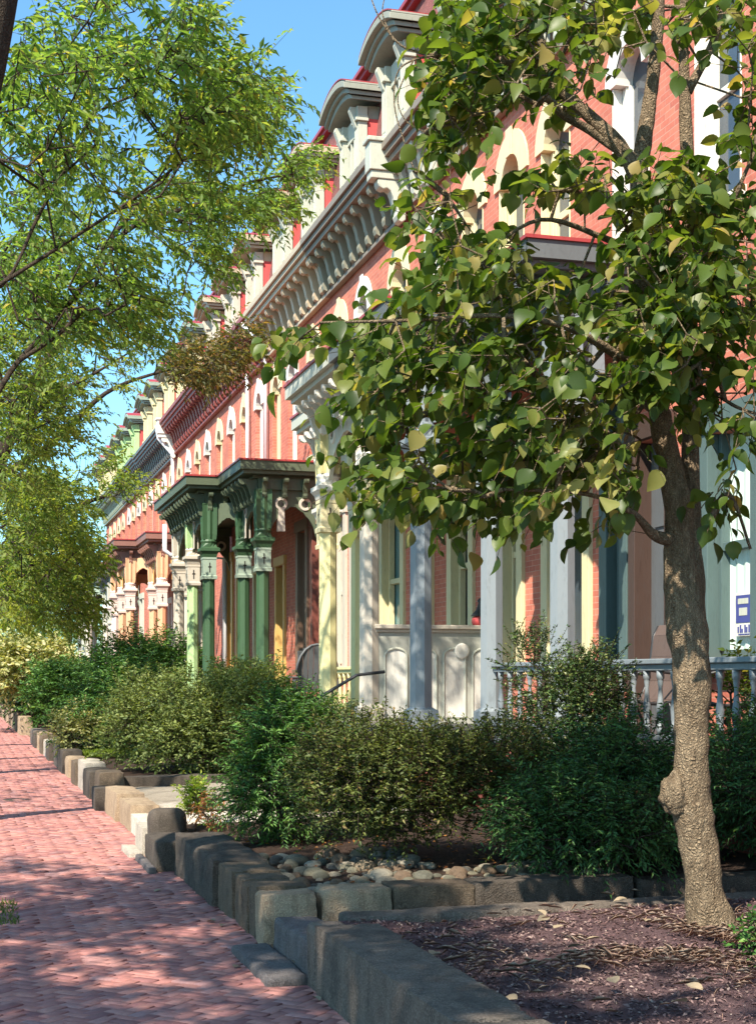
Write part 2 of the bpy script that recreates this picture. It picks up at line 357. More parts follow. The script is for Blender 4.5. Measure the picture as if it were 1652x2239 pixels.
# ------------------------------------------------------------------ curb stones along the gardens
def rough_block(x0, x1, y0, y1, z0, z1, r=.025, amp=.012, taper=0, seed=0):
    """a weathered block: subdivided, edges worn round, surface uneven"""
    g_ = .024 if y0 < 10 else .035 if y0 < 13 else .08
    nx = max(3, min(90, int((x1-x0)/g_))); ny = max(3, min(90, int((y1-y0)/g_))); nz = max(3, min(16, int((z1-z0)/g_)))
    bm = bmesh.new(); bmesh.ops.create_cube(bm, size=1)
    def cut(axis, n):
        es = [e for e in bm.edges if abs((e.verts[0].co-e.verts[1].co).normalized()[axis]) > .9]
        bmesh.ops.subdivide_edges(bm, edges=es, cuts=n, use_grid_fill=True)
    cut(0, nx); cut(1, ny); cut(2, nz)
    sx, sy, sz = x1-x0, y1-y0, z1-z0
    for v in bm.verts:
        p = Vector((x0+(v.co.x+.5)*sx, y0+(v.co.y+.5)*sy, z0+(v.co.z+.5)*sz))
        inner = Vector((min(max(p.x, x0+r), x1-r), min(max(p.y, y0+r), y1-r), min(p.z, z1-r)))
        dlt = p - inner
        if dlt.length > 1e-6: p = inner + dlt.normalized()*min(dlt.length, r)
        if taper: p.y += (p.z-z0)*taper
        q = p*3.0 + Vector((seed*7.3, 0, 0))
        p += Vector((mnoise.noise(q), mnoise.noise(q+Vector((9, 3, 1))), mnoise.noise(q+Vector((2, 8, 4)))))*amp
        q2 = p*17.0
        p += Vector((mnoise.noise(q2), mnoise.noise(q2+Vector((9, 3, 1))), mnoise.noise(q2+Vector((2, 8, 4)))))*amp*.45
        q3 = p*44.0
        p += Vector((mnoise.noise(q3), mnoise.noise(q3+Vector((9, 3, 1))), mnoise.noise(q3+Vector((2, 8, 4)))))*amp*.28
        if dlt.length > r*1.02:      # chipped arrises
            ch = mnoise.noise(p*11.0+Vector((seed, 4, 2)))+.5*mnoise.noise(p*29.0)
            if ch > .38: p -= dlt.normalized()*min(.014, (ch-.38)*.06)
        v.co = p
    me = bpy.data.meshes.new('block'); bm.to_mesh(me); bm.free()
    V = [tuple(v.co) for v in me.vertices]; F = [tuple(p.vertices) for p in me.polygons]; bpy.data.meshes.remove(me)
    mb = MB(); mb.v = V; mb.f = F; return mb
_sn = [0]
def curb(label, mat, x0, x1, y0, y1, z1, r=.004, amp=.009, z0=-.05, name='curb_stone', group='stones edging the front gardens', cat='curb stone'):
    _sn[0] += 1
    ob = rough_block(x0, x1, y0, y1, z0, z1, r, amp, 0, _sn[0]).build(name, mat, None, 0, True, org=((x0+x1)/2, (y0+y1)/2, 0))
    ob.data.set_sharp_from_angle(angle=R(32))
    return tag(ob, label, cat, group)
curb('grey granite curb block ending at the mulch bed corner', GRANITE, 1.73, 2.06, 5.05, 7.2, .345, .006, .007)
curb('grey granite curb block cut off by the bottom edge, beside the mulch', GRANITE, 1.74, 2.07, 2.9, 5.03, .34, .006, .007)
curb('grey granite curb block beyond the bottom edge, out of view', GRANITE, 1.74, 2.07, 1.2, 2.88, .34, .006, .007)
curb('narrow grey end post of the granite mulch bed curb', GRANITE, 1.735, 1.93, 7.21, 7.42, .325, .03, .008)
curb('low bluish block with chipped edge beside the flat bluestone slab', BLUESTONE, 1.755, 2.02, 7.44, 8.36, .205, .02, .012)
curb('flat bluestone slab lying on the brick sidewalk before the blue block', BLUESTONE, 1.52, 1.75, 7.4, 8.42, .042, .018, .007, name='stone_slab', cat='stone slab')
ys = [8.48, 8.76, 9.0, 9.22, 9.52, 10.04]
lb = ['tan brown ribbed curb stone at the near end of the pebble bed', 'second ribbed brown curb stone behind the tan end stone', 'third ribbed brown curb stone in the middle of the pebble bed edge', 'narrow ribbed grey brown curb stone beside the pebbles', 'longer grey brown curb stone touching the dark sloping curb']
for k in range(5):
    curb(lb[k], TANSTONE if k == 0 else BROWNSTONE, 1.725+.012*(k % 2), 2.05, ys[k]+.004, ys[k+1]-.004, .305+.014*math.sin(k*2.1), .008, .012)
curb('long dark curb stone between ribbed stones and low grey block', DKSTONE, 1.69, 2.08, 10.07, 11.9, .325, .016, .024)
curb('low grey block with pale top in front of the rounded post', DKSTONE, 1.545, 1.86, 12.0, 12.75, .25, .02, .012)
curb('thin flat plinth slab under the low grey block', BLUESTONE, 1.48, 1.545, 11.9, 12.9, .05, .015, .006, name='stone_slab', cat='stone slab')
o_ = rough_block(1.60, 1.93, 12.80, 13.08, -.05, .44, .09, .006, 0, 50).build('stone_post', DKSTONE, None, 0, True, org=(1.76, 12.9, 0)); tag(o_, 'round topped dark stone post at the near side of the sunny path', 'stone post')
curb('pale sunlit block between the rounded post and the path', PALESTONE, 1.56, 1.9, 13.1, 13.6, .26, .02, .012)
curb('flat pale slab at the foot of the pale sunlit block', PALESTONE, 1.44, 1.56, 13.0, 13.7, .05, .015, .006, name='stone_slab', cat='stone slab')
curb('tan curb stone at the far side of the sunny path', TANSTONE, 1.7, 2.0, 15.2, 16.3, .27, .012, .016)
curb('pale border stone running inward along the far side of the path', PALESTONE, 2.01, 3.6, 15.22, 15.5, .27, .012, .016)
curb('sloping tan and grey curb stone before the small square block', TANSTONE, 1.66, 1.98, 16.32, 17.5, .31, .012, .018)
curb('small dark square block on a plinth beyond the tan curbs', DKSTONE, 1.56, 1.82, 17.7, 18.2, .27, .02, .01)
curb('tall brown grey curb post behind the small square block', BROWNSTONE, 1.66, 1.98, 18.3, 19.0, .42, .03, .012)
curb('dark border stone running inward behind the brown post', DKSTONE, 2.0, 4.2, 18.6, 18.9, .34, .03, .015)
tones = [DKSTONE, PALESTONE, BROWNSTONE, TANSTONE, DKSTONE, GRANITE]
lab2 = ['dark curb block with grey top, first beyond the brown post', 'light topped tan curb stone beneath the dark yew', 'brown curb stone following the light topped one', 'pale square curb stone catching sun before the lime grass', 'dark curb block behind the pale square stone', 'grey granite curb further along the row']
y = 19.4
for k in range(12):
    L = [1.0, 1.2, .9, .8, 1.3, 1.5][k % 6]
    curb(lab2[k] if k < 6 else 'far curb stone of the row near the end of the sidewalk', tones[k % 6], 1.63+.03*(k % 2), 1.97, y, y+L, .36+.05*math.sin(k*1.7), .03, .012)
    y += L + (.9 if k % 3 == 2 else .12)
for k in range(8):
    curb('far brownish stone block at the end of the sidewalk', BROWNSTONE if k % 2 else TANSTONE, 1.6, 1.95, 41+k*2.6, 42.9+k*2.6, .5+.08*(k % 3), .03, .01)
# borders of the near gap
curb('long grey coping stone behind the mulch bed', GRANITE, 2.1, 4.3, 7.98, 8.2, .245, .02, .010)
curb('grey coping stone behind the tree trunk base', GRANITE, 4.32, 6.4, 7.98, 8.2, .255, .02, .010)
curb('rounded tan border stone at the corner of the pebble bed', TANSTONE, 2.09, 2.52, 8.5, 8.78, .32, .02, .014)
curb('short brown border stone in front of the pebbles', BROWNSTONE, 2.53, 3.05, 8.5, 8.77, .325, .012, .014)
curb('long dark border stone below the azalea', DKSTONE, 3.06, 4.12, 8.5, 8.76, .33, .008, .010)
curb('dark border stone behind the tree trunk', DKSTONE, 4.16, 6.2, 8.52, 8.76, .30, .025, .012)
tag(garden('gap_ground', 2.0, 6.4, 8.18, 8.54, .08, .12, 10, 4, .01), kind='structure')

# river stones
PEB = islandmat('river_stone', [(0, (.28,.26,.20)), (.3, (.20,.20,.17)), (.6, (.36,.33,.26)), (1, (.42,.38,.31))], .6, 25, .3, .3)
pm = []
for k in range(7):
    bm = bmesh.new(); bmesh.ops.create_icosphere(bm, subdivisions=2, radius=1)
    s = (1+.4*random.random(), .8+.3*random.random(), .55+.25*random.random())
    for v in bm.verts:
        n = mnoise.noise(v.co*.9 + Vector((k*5, 0, 0)))
        v.co = Vector((v.co.x*s[0], v.co.y*s[1], v.co.z*s[2]))*(1+.22*n)
    me = bpy.data.meshes.new('river_stone'); bm.to_mesh(me); bm.free(); me.polygons.foreach_set('use_smooth', [True]*len(me.polygons)); me.materials.append(PEB); pm.append(me)
# separate tones so that neighbouring stones differ
for k, c in enumerate([(.30,.27,.19), (.15,.14,.12), (.42,.36,.27), (.22,.21,.16), (.46,.41,.32), (.26,.18,.12), (.35,.27,.18)]):
    pm[k].materials[0] = stone('river_stone_tone_%s' % 'abcdefg'[k], c, tuple(x*1.25 for x in c), 8, tuple(x*.5 for x in c))
peb = []
for k in range(1500):
    x = 2.1+random.random()*2.2; y = 8.85+random.random()*1.9; r = .028+.055*random.random()**1.5
    if x > 3.2 and y > 9.6: continue
    if any((x-a)**2+(y-b)**2 < (.78*(r+c))**2 for a, b, c in peb): continue
    peb.append((x, y, r))
    if len(peb) > 190: break
for x, y, r in peb:
    o_ = inst('river_stone', pm[random.randrange(7)], None, (x, y, .215+.10*(x-1.95)/3.65+r*.35), random.random()*6, (r, r, r))
    tag(o_, 'rounded river stone in the pebble bed under the azalea', 'stone', 'river stones in the pebble bed')

# ------------------------------------------------------------------ row houses
XF = 6.7
def ring16(x, y, z, r, kind):
    o = []
    for k in range(16):
        a = 2*math.pi*(k+.5)/16 if kind == 'round' else 2*math.pi*k/16
        c, s = math.cos(a), math.sin(a)
        if kind == 'sq': q = r/max(abs(c), abs(s))
        elif kind == 'oct':
            b = (a % (math.pi/4)) - math.pi/8; q = r/math.cos(b)*math.cos(math.pi/8)*1.05
            # flat sides between the eight corners
        elif kind == 'flute': q = r*(1.06 if k % 2 == 0 else .9)/max(abs(c), abs(s))**.75
        else: q = r
        o.append((x+q*c, y+q*s, z))
    return o
def column(parent, x, y, shaft, cap, band, drum, ztop=5.19, zf=1.0, w=.125):
    c = MB(); c.loops([ring16(x, y, zf, w*1.25, 'sq'), ring16(x, y, zf+.22, w*1.25, 'sq'), ring16(x, y, zf+.26, w, 'oct'), ring16(x, y, 3.62, w*.95, 'oct')])
    col = c.build('porch_column', shaft, parent)
    k = MB()
    k.loops([ring16(x, y, 3.62, w*1.2, 'sq'), ring16(x, y, 3.68, w*1.25, 'sq'), ring16(x, y, 3.70, w*1.08, 'sq'), ring16(x, y, 4.02, w*1.08, 'sq'), ring16(x, y, 4.03, w*1.15, 'sq'), ring16(x, y, 4.07, w*1.15, 'sq')])
    kb = k.build('collar', band, col)
    for dx, dy in ((-1, 0), (0, -1)):     # cut cross on each visible face, its shade painted as dark strips
        t = MB(); q = w*1.08+.003
        for (a, b, h0, h1) in ((-.012, .012, 3.76, 3.96), (-.035, .035, 3.86, 3.885)):
            if dx: t.box(x-q-.002, x-q, y+a, y+b, h0, h1)
            else: t.box(x+a, x+b, y-q-.002, y-q, h0, h1)
        t.build('cut_cross_shade', SHADOWY, col)
    g = MB(); g.loops([ring16(x, y, 4.07, w*1.1, 'sq'), ring16(x, y, 4.15, w*1.3, 'sq'), ring16(x, y, 4.2, w*1.62, 'sq'), ring16(x, y, 4.26, w*1.62, 'sq'), ring16(x, y, 4.28, w*1.2, 'sq'), ring16(x, y, 4.36, w*1.25, 'round'), ring16(x, y, 4.40, w*1.38, 'round'), ring16(x, y, 4.44, w*1.2, 'round')])
    g.build('capital', cap, col)
    d = MB(); d.loops([ring16(x, y, 4.44, w*1.1, 'flute'), ring16(x, y, 4.55, w*1.2, 'flute'), ring16(x, y, ztop-.05, w*1.28, 'flute'), ring16(x, y, ztop, w*1.28, 'sq')])
    d.build('fluted_block', drum, col)
    return col
def arch_panel(parent, p0, p1, mat, med, zt=5.19, zs=4.30, zc=4.90, th=.06, meds=True):
    """sawn spandrel between two columns, with a round pierced medallion by each column"""
    p0, p1 = Vector((*p0, 0)), Vector((*p1, 0)); L = (p1-p0).length; t = (p1-p0)/L; n = Vector((-t.y, t.x, 0))*th/2
    N = 18; bot = []
    for i in range(N+1):
        u = i/N; e = abs(2*u-1)
        if e > .93: z = zs
        else:
            z = zs+.16+(zc-zs-.16)*max(0, 1-(e/.93)**1.5)**.8
            z += .025*abs(math.sin(u*math.pi*7))*(-1)
        bot.append((p0+t*(u*L), z))
    m = MB()
    for i in range(N):
        (a, za), (b, zb) = bot[i], bot[i+1]
        m.hexa([(*(a-n).xy, za), (*(b-n).xy, zb), (*(b+n).xy, zb), (*(a+n).xy, za), (*(a-n).xy, zt), (*(b-n).xy, zt), (*(b+n).xy, zt), (*(a+n).xy, zt)])
    sp = m.build('spandrel', mat, parent)
    if meds and L > .9:
        for u in (.17/L+.06, 1-.17/L-.06):
            c = p0+t*(u*L); r = MB(); h = MB()
            for sgn in (-1, 1):
                off = n*sgn*1.25
                rings = []
                for rr, push in ((.13, .6), (.12, 1.35), (.075, 1.35), (.065, .6)):
                    rings.append([Vector((c.x, c.y, 4.93))+t*rr*math.cos(a)+Vector((0, 0, rr*math.sin(a)))+off*push for a in (2*math.pi*k/16 for k in range(16))])
                r.loops(rings, False)
                for kx, kz in ((0, .03), (0, -.03), (.03, 0), (-.03, 0)):
                    q = [Vector((c.x, c.y, 4.93+kz))+t*(kx+.024*math.cos(a))+Vector((0, 0, .024*math.sin(a)))+off*1.05 for a in (2*math.pi*k/8 for k in range(8))]
                    h.quad(*q)
                # shaped tail of the medallion
                z0 = 4.82
                r.hexa([Vector((c.x, c.y, z0-.42))-t*.075+off, Vector((c.x, c.y, z0-.42))+t*.075+off, Vector((c.x, c.y, z0-.42))+t*.075+off*1.3, Vector((c.x, c.y, z0-.42))-t*.075+off*1.3,
                        Vector((c.x, c.y, z0))-t*.06+off, Vector((c.x, c.y, z0))+t*.06+off, Vector((c.x, c.y, z0))+t*.06+off*1.3, Vector((c.x, c.y, z0))-t*.06+off*1.3]) if u < .5 else None
            r.build('medallion', med, sp); h.build('pierced_cross_shade', SHADOWY, sp)  # dark discs paint the shade of the pierced holes
    return sp
PROF = [(0, 0), (-.5, 0), (-.5, -.07), (-.47, -.12), (-.40, -.15), (-.33, -.13), (-.27, -.17), (-.22, -.27), (-.19, -.38), (-.15, -.46), (-.17, -.54), (-.14, -.61), (-.07, -.64), (0, -.60)]
def bracket_mesh(mat, w=.13, s=1.0):
    return MB().extr([(a*s, b*s) for a, b in PROF], -w/2, w/2).mesh('bracket', (0, 0, 0), mat)
BAL = MB().lathe(0, 0, [(0, .034), (.10, .034), (.11, .022), (.16, .03), (.26, .036), (.34, .024), (.44, .017), (.50, .026), (.52, .026), (.53, .034), (.60, .034)], 8)
BALM = {}
def railing(parent, p0, p1, mat, step=.24, zt=1.75, zf=1.0):
    p0, p1 = Vector((*p0, 0)), Vector((*p1, 0)); L = (p1-p0).length; t = (p1-p0)/L
    def bar(z0, z1, w):
        n = Vector((-t.y, t.x, 0))*w/2; m = MB()
        m.hexa([(*(p0-n).xy, z0), (*(p1-n).xy, z0), (*(p1+n).xy, z0), (*(p0+n).xy, z0), (*(p0-n).xy, z1), (*(p1-n).xy, z1), (*(p1+n).xy, z1), (*(p0+n).xy, z1)]); return m
    a = bar(zt-.045, zt, .13); b = bar(zt-.10, zt-.047, .07); a.f += [tuple(i+len(a.v) for i in f) for f in b.f]; a.v += b.v
    b = bar(zf+.07, zf+.12, .08); a.f += [tuple(i+len(a.v) for i in f) for f in b.f]; a.v += b.v
    rl = a.build('railing', mat, parent, .008)
    if mat.name not in BALM: BALM[mat.name] = BAL.mesh('baluster', (0, 0, 0), mat, True)
    k = int(L/step)
    for i in range(k):
        p = p0+t*(L*(i+.5)/k)
        inst('baluster', BALM[mat.name], rl, (p.x, p.y, zf+.11), 0, (1, 1, (zt-.1-zf-.11)/.60))
    return rl
def offs(poly, d):
    """grow the porch outline toward the street and its end"""
    return [(x-d if i in (0, 1, 2, 3) else x, y) for i, (x, y) in enumerate(poly)]
def porch(parent, yc, s, c, center=None, near=True):
    e = .002*s
    def poly(d):
        return [(4.45-d, yc+e), (4.45-d, yc+s*(2.55+d)), (5.1-d, yc+s*(2.55+d)), (5.1-d, yc+s*(5.05+d)), (XF-.02, yc+s*(5.05+d)), (XF-.02, yc+e)]
    rf = MB().prism(poly(0), 5.53, 5.70).prism(poly(-.07), 5.46, 5.528).prism(poly(-.30), 5.40, 5.458).build('porch_roof', c['fascia'], parent)
    m = MB().prism(poly(.025), 5.702, 5.735)
    q0 = [(4.47, yc+e), (4.47, yc+s*2.53), (5.12, yc+s*2.53), (5.12, yc+s*5.03), (XF-.02, yc+s*5.03), (XF-.02, yc+e)]
    b = len(m.v)
    top = [(x+.35 if x < 6 else x, (yc+s*4.7 if abs(y-yc) > 4.9 else (yc+s*2.2 if abs(y-yc) > 2.4 else y))) for x, y in q0]
    m.v += [(x, y, 5.737) for x, y in q0] + [(x, y, 5.77) for x, y in top]
    m.f += [(b+i, b+(i+1) % 6, b+6+(i+1) % 6, b+6+i) for i in range(6)] + [tuple(range(b+6, b+12))]
    m.build('roof_covering', ROOFRED, rf)
    f = MB(); z0, z1 = 5.19, 5.398
    ya, yb = sorted((yc+e, yc+s*2.25)); f.box(4.88, 5.08, ya, yb, z0, z1)
    ya, yb = sorted((yc+s*2.05, yc+s*2.25)); f.box(5.082, 5.5, ya, yb, z0, z1)
    ya, yb = sorted((yc+s*2.052, yc+s*4.8)); f.box(5.502, 5.70, ya, yb, z0, z1)
    ya, yb = sorted((yc+s*4.6, yc+s*4.8)); f.box(5.702, XF-.02, ya, yb, z0, z1)
    f.build('frieze_beam', c['fascia'], parent)
    pts = {'front': (4.98, yc+s*2.15), 'inner': (5.6, yc+s*2.75), 'end': (5.6, yc+s*4.7)}
    for k, (x, y) in pts.items(): column(parent, x, y, c.get(k, c['shaft']), c['cap'], c['band'], c['drum'])
    if center: column(parent, 4.98, yc, center, c['cap'], c['band'], center)
    i = .13
    arch_panel(parent, (4.98, yc+s*i), (4.98, yc+s*(2.15-i)), c['span'], c['med'])
    arch_panel(parent, (4.98+i, yc+s*2.2), (5.6, yc+s*2.6), c['span'], c['med'], meds=False, zs=4.5)
    arch_panel(parent, (5.6, yc+s*(2.75+i)), (5.6, yc+s*(4.7-i)), c['span'], c['med'])
    arch_panel(parent, (5.6+i, yc+s*4.7), (XF-.05, yc+s*4.7), c['span'], c['med'])
    bk = bracket_mesh(c['brk'], .09, .72)
    n = 6
    for k in range(n): inst('bracket', bk, rf, (4.88, yc+s*(.25+k*.38), 5.39))
    for k in range(6): inst('bracket', bk, rf, (5.5, yc+s*(2.75+k*.38), 5.39))
    if s < 0:
        for x in (4.98, 5.3): inst('bracket', bk, rf, (x, yc+s*2.25, 5.39), R(90), (.6, 1, .8))
        for x in (5.6, 6.0, 6.4): inst('bracket', bk, rf, (x, yc+s*4.8, 5.39), R(90), (.6, 1, .8))
    fl = MB().prism([(4.83, yc+e), (4.83, yc+s*2.3), (5.45, yc+s*2.3), (5.45, yc+s*4.85), (XF-.02, yc+s*4.85), (XF-.02, yc+e)], .9, 1.0)
    fl.build('porch_floor', c['floor'], parent)
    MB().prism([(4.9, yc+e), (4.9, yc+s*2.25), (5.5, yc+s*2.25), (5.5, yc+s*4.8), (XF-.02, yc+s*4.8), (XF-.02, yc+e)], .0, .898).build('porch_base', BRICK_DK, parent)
    if near:
        railing(parent, (5.6, yc+s*2.9), (5.6, yc+s*4.55), c['rail'])
        st = MB(); ya, yb = sorted((yc+s*.45, yc+s*1.85))
        for k in range(5): st.box(4.82-.29*(k+1), 4.825-.29*k, ya, yb, .0, .86-.16*k)
        st.build('steps', GRANITE, parent, .01)

def wall(parent, y0, y1, z0, z1, holes, x=XF, mat=BRICK, th=.32):
    ysb = sorted({y0, y1, *[h[0] for h in holes], *[h[1] for h in holes]}); zsb = sorted({z0, z1, *[h[2] for h in holes], *[h[3] for h in holes]})
    solid = {}
    for i in range(len(ysb)-1):
        for j in range(len(zsb)-1):
            cy, cz = (ysb[i]+ysb[i+1])/2, (zsb[j]+zsb[j+1])/2
            solid[i, j] = not any(h[0] < cy < h[1] and h[2] < cz < h[3] for h in holes)
    m = MB()
    for (i, j), s in solid.items():
        if not s: continue
        a, b, c, d = ysb[i], ysb[i+1], zsb[j], zsb[j+1]
        m.quad((x, a, c), (x, a, d), (x, b, d), (x, b, c)); m.quad((x+th, a, c), (x+th, b, c), (x+th, b, d), (x+th, a, d))
        if not solid.get((i-1, j), False): m.quad((x, a, c), (x+th, a, c), (x+th, a, d), (x, a, d))
        if not solid.get((i+1, j), False): m.quad((x, b, c), (x, b, d), (x+th, b, d), (x+th, b, c))
        if not solid.get((i, j-1), False): m.quad((x, a, c), (x, b, c), (x+th, b, c), (x+th, a, c))
        if not solid.get((i, j+1), False): m.quad((x, a, d), (x+th, a, d), (x+th, b, d), (x, b, d))
    return m.build('wall', mat, parent)
def upper_window(parent, yc, trim, glass=GLASS, w=.86, zs=5.97, zsp=7.86, liner=False):
    """tall second-storey window: white surround, arched head, deep reveal"""
    h = w/2; x = XF; f = MB()
    for a, b in ((-h+.002, -h+.11), (h-.11, h-.002)): f.box(x+.10, x+.19, yc+a, yc+b, zs, zsp)
    if liner:
        for a, b in ((-h+.001, -h+.02), (h-.02, h-.001)): f.box(x-.012, x+.098, yc+a, yc+b, zs, zsp)
    f.box(x+.13, x+.20, yc-h+.112, yc+h-.112, 7.0, 7.09); f.box(x+.12, x+.17, yc-h+.112, yc+h-.112, zs, zs+.09)
    for a in (-h+.14, h-.14): f.box(x+.12, x+.19, yc+a-.025, yc+a+.025, zs+.09, zsp)
    fr = f.build('window', trim, parent, .006)
    g = MB(); N = 14; ri, ro = h-.13, h+.15
    for i in range(N):
        a0, a1 = math.pi*i/N, math.pi*(i+1)/N
        def p(r, a, xx): return (xx, yc+r*math.cos(a), zsp+.002+r*math.sin(a)*1.08)
        g.hexa([p(ri, a0, x-.03), p(ro, a0, x-.03), p(ro, a0, x+.17), p(ri, a0, x+.17), p(ri, a1, x-.03), p(ro, a1, x-.03), p(ro, a1, x+.17), p(ri, a1, x+.17)])
    g.box(x-.055, x-.032, yc-.09, yc+.09, zsp+ri*1.08-.02, zsp+ro*1.08+.03)
    g.build('hood', trim, fr)
    MB().box(x-.05, x+.14, yc-h-.08, yc+h+.08, zs-.13, zs-.002).build('sill', trim, fr, .01)
    p_ = MB().quad((x+.165, yc-h+.05, zs), (x+.165, yc-h+.05, zsp+.05), (x+.165, yc+h-.05, zsp+.05), (x+.165, yc+h-.05, zs))
    arc = [(x+.165, yc+(ri+.05)*math.cos(math.pi*i/12), zsp+.05+(ri+.05)*1.05*math.sin(math.pi*i/12)) for i in range(13)]
    p_.quad(*arc); p_.build('pane', glass, fr)
    return fr
def ground_window(parent, y0, y1, trim, glass=GLASS, z0=1.75, z1=4.55, curtain=False):
    x = XF; f = MB()
    f.box(x-.05, x+.18, y0-.12, y0+.07, z0, z1); f.box(x-.05, x+.18, y1-.07, y1+.12, z0, z1); f.box(x-.07, x+.18, y0-.16, y1+.16, z1+.002, z1+.22)
    zm = (z0+z1)/2; f.box(x+.08, x+.17, y0+.072, y1-.072, zm-.04, zm+.04); f.box(x+.1, x+.17, y0+.072, y1-.072, z0, z0+.09)
    for a in (y0+.10, y1-.10): f.box(x+.07, x+.16, a-.025, a+.025, z0+.09, z1)
    fr = f.build('window', trim, parent, .005)
    MB().box(x-.11, x+.15, y0-.18, y1+.18, z0-.12, z0-.002).build('sill', trim, fr, .008)
    MB().quad((x+.175, y0, z0), (x+.175, y0, z1), (x+.175, y1, z1), (x+.175, y1, z0)).build('pane', glass, fr)
    if curtain: 
        m = MB(); n = 24
        for i in range(n):
            ya, yb = y0+.09+(y1-y0-.18)*i/n, y0+.09+(y1-y0-.18)*(i+1)/n
            m.quad((x+.165+.008*math.sin(i*1.3), ya, z0+.1), (x+.165+.008*math.sin(i*1.3), ya, z1), (x+.165+.008*math.sin(i*1.3+1.3), yb, z1), (x+.165+.008*math.sin(i*1.3+1.3), yb, z0+.1))
        m.build('curtain', CURTAIN, fr)
    return fr
def door(parent, y0, y1, trim, mat=WOOD, z0=1.0, z1=4.0):
    x = XF; f = MB()
    f.box(x-.05, x+.2, y0-.10, y0+.05, z0, z1); f.box(x-.05, x+.2, y1-.05, y1+.10, z0, z1); f.box(x-.07, x+.2, y0-.14, y1+.14, z1+.002, z1+.2)
    d = MB().box(x+.14, x+.19, y0+.052, y1-.052, z0, z1)
    for a, b in ((1.15, 1.9), (2.05, 3.0), (3.12, z1-.12)): d.box(x+.12, x+.138, y0+.16, y1-.16, a, b)
    dr = d.build('door', mat, parent, .006); f.build('frame', trim, dr, .006)
    MB().lathe(0, 0, [(-.03, .015), (-.01, .03), (.02, .035), (.05, .02)], 10)
    k = MB(); k.loops([[(x+.12-dx, y0+.13+r*math.cos(a), 2.0+r*math.sin(a)) for a in (2*math.pi*i/10 for i in range(10))] for dx, r in ((0, .015), (.02, .015), (.03, .035), (.055, .035), (.065, .015))])
    k.build('handle', GALV, dr, 0, True)
    return dr
def dormer(parent, yc, trim, hoodm, cheek, w=.60, zb=9.77):
    x = 6.30; m = MB()
    for s in (-1, 1):
        a, b = sorted((yc+s*(w-.22), yc+s*w)); m.box(x, x+.16, a, b, zb, 10.74); m.box(x-.05, x+.17, a-.04, b+.04, 10.742, 10.79); m.box(x-.025, x+.165, a-.02, b+.02, 10.792, 10.84); m.box(x-.01, x+.16, a-.005, b+.005, 10.842, 10.99)
        m.box(x-.05, x+.16, a-.03, b+.03, zb, zb+.16)
        for c0 in (a+.05, (a+b)/2, b-.05): m.box(x-.012, x, c0-.018, c0+.018, zb+.22, 10.62)
        m.extr([(x-.002, 10.98), (x-.12, 10.98), (x-.13, 10.92), (x-.09, 10.82), (x-.03, 10.66), (x-.002, 10.62)], a+.05, b-.05)
    m.box(x+.08, x+.15, yc-w+.222, yc+w-.222, 10.65, 10.99); m.box(x+.05, x+.15, yc-w+.222, yc+w-.222, zb, zb+.12)
    for y in (yc-.2, yc, yc+.2): m.box(x+.09, x+.14, y-.02, y+.02, zb+.12, 10.65)
    d = m.build('dormer', trim, parent, .006)
    MB().quad((x+.142, yc-w+.2, zb), (x+.142, yc-w+.2, 10.99), (x+.142, yc+w-.2, 10.99), (x+.142, yc+w-.2, zb)).build('pane', GLASS, d)
    MB().box(x+.172, 7.0, yc-w+.02, yc+w-.02, zb, 10.80).build('cheek', cheek, d)
    h = MB(); N = 20; hw = w+.27; h.box(x+.173, 6.95, yc-w+.03, yc+w-.03, 10.802, 11.02)
    for (x0, z0, z1, ex) in ((6.14, 11.022, 11.08, -.10), (6.08, 11.082, 11.15, -.05), (5.99, 11.152, 11.24, 0), (6.02, 11.242, 11.27, .0)):
        rings = []
        for i in range(N+1):
            u = -1+2*i/N; y = yc+u*(hw+ex); dz = .20*max(0, 1-abs(u)**2.2)
            rings.append([(x0, y, z0+dz*(.9 if z0 > 11.07 else .75)), (6.95, y, z0+dz*(.9 if z0 > 11.07 else .75)), (6.95, y, z1+dz), (x0, y, z1+dz)])
        h.loops(rings)
    h.build('hood', hoodm, d, .008)
    MB().loops([[(6.0, yc+u*(hw-.01), 11.272+.20*max(0, 1-abs(u)**2.2)), (6.95, yc+u*(hw-.01), 11.272+.20*max(0, 1-abs(u)**2.2)), (6.95, yc+u*(hw-.01), 11.29+.20*max(0, 1-abs(u)**2.2)), (6.0, yc+u*(hw-.01), 11.29+.20*max(0, 1-abs(u)**2.2))] for u in [-1+i/8 for i in range(17)]]).build('hood_covering', ROOFRED, d)
    return d
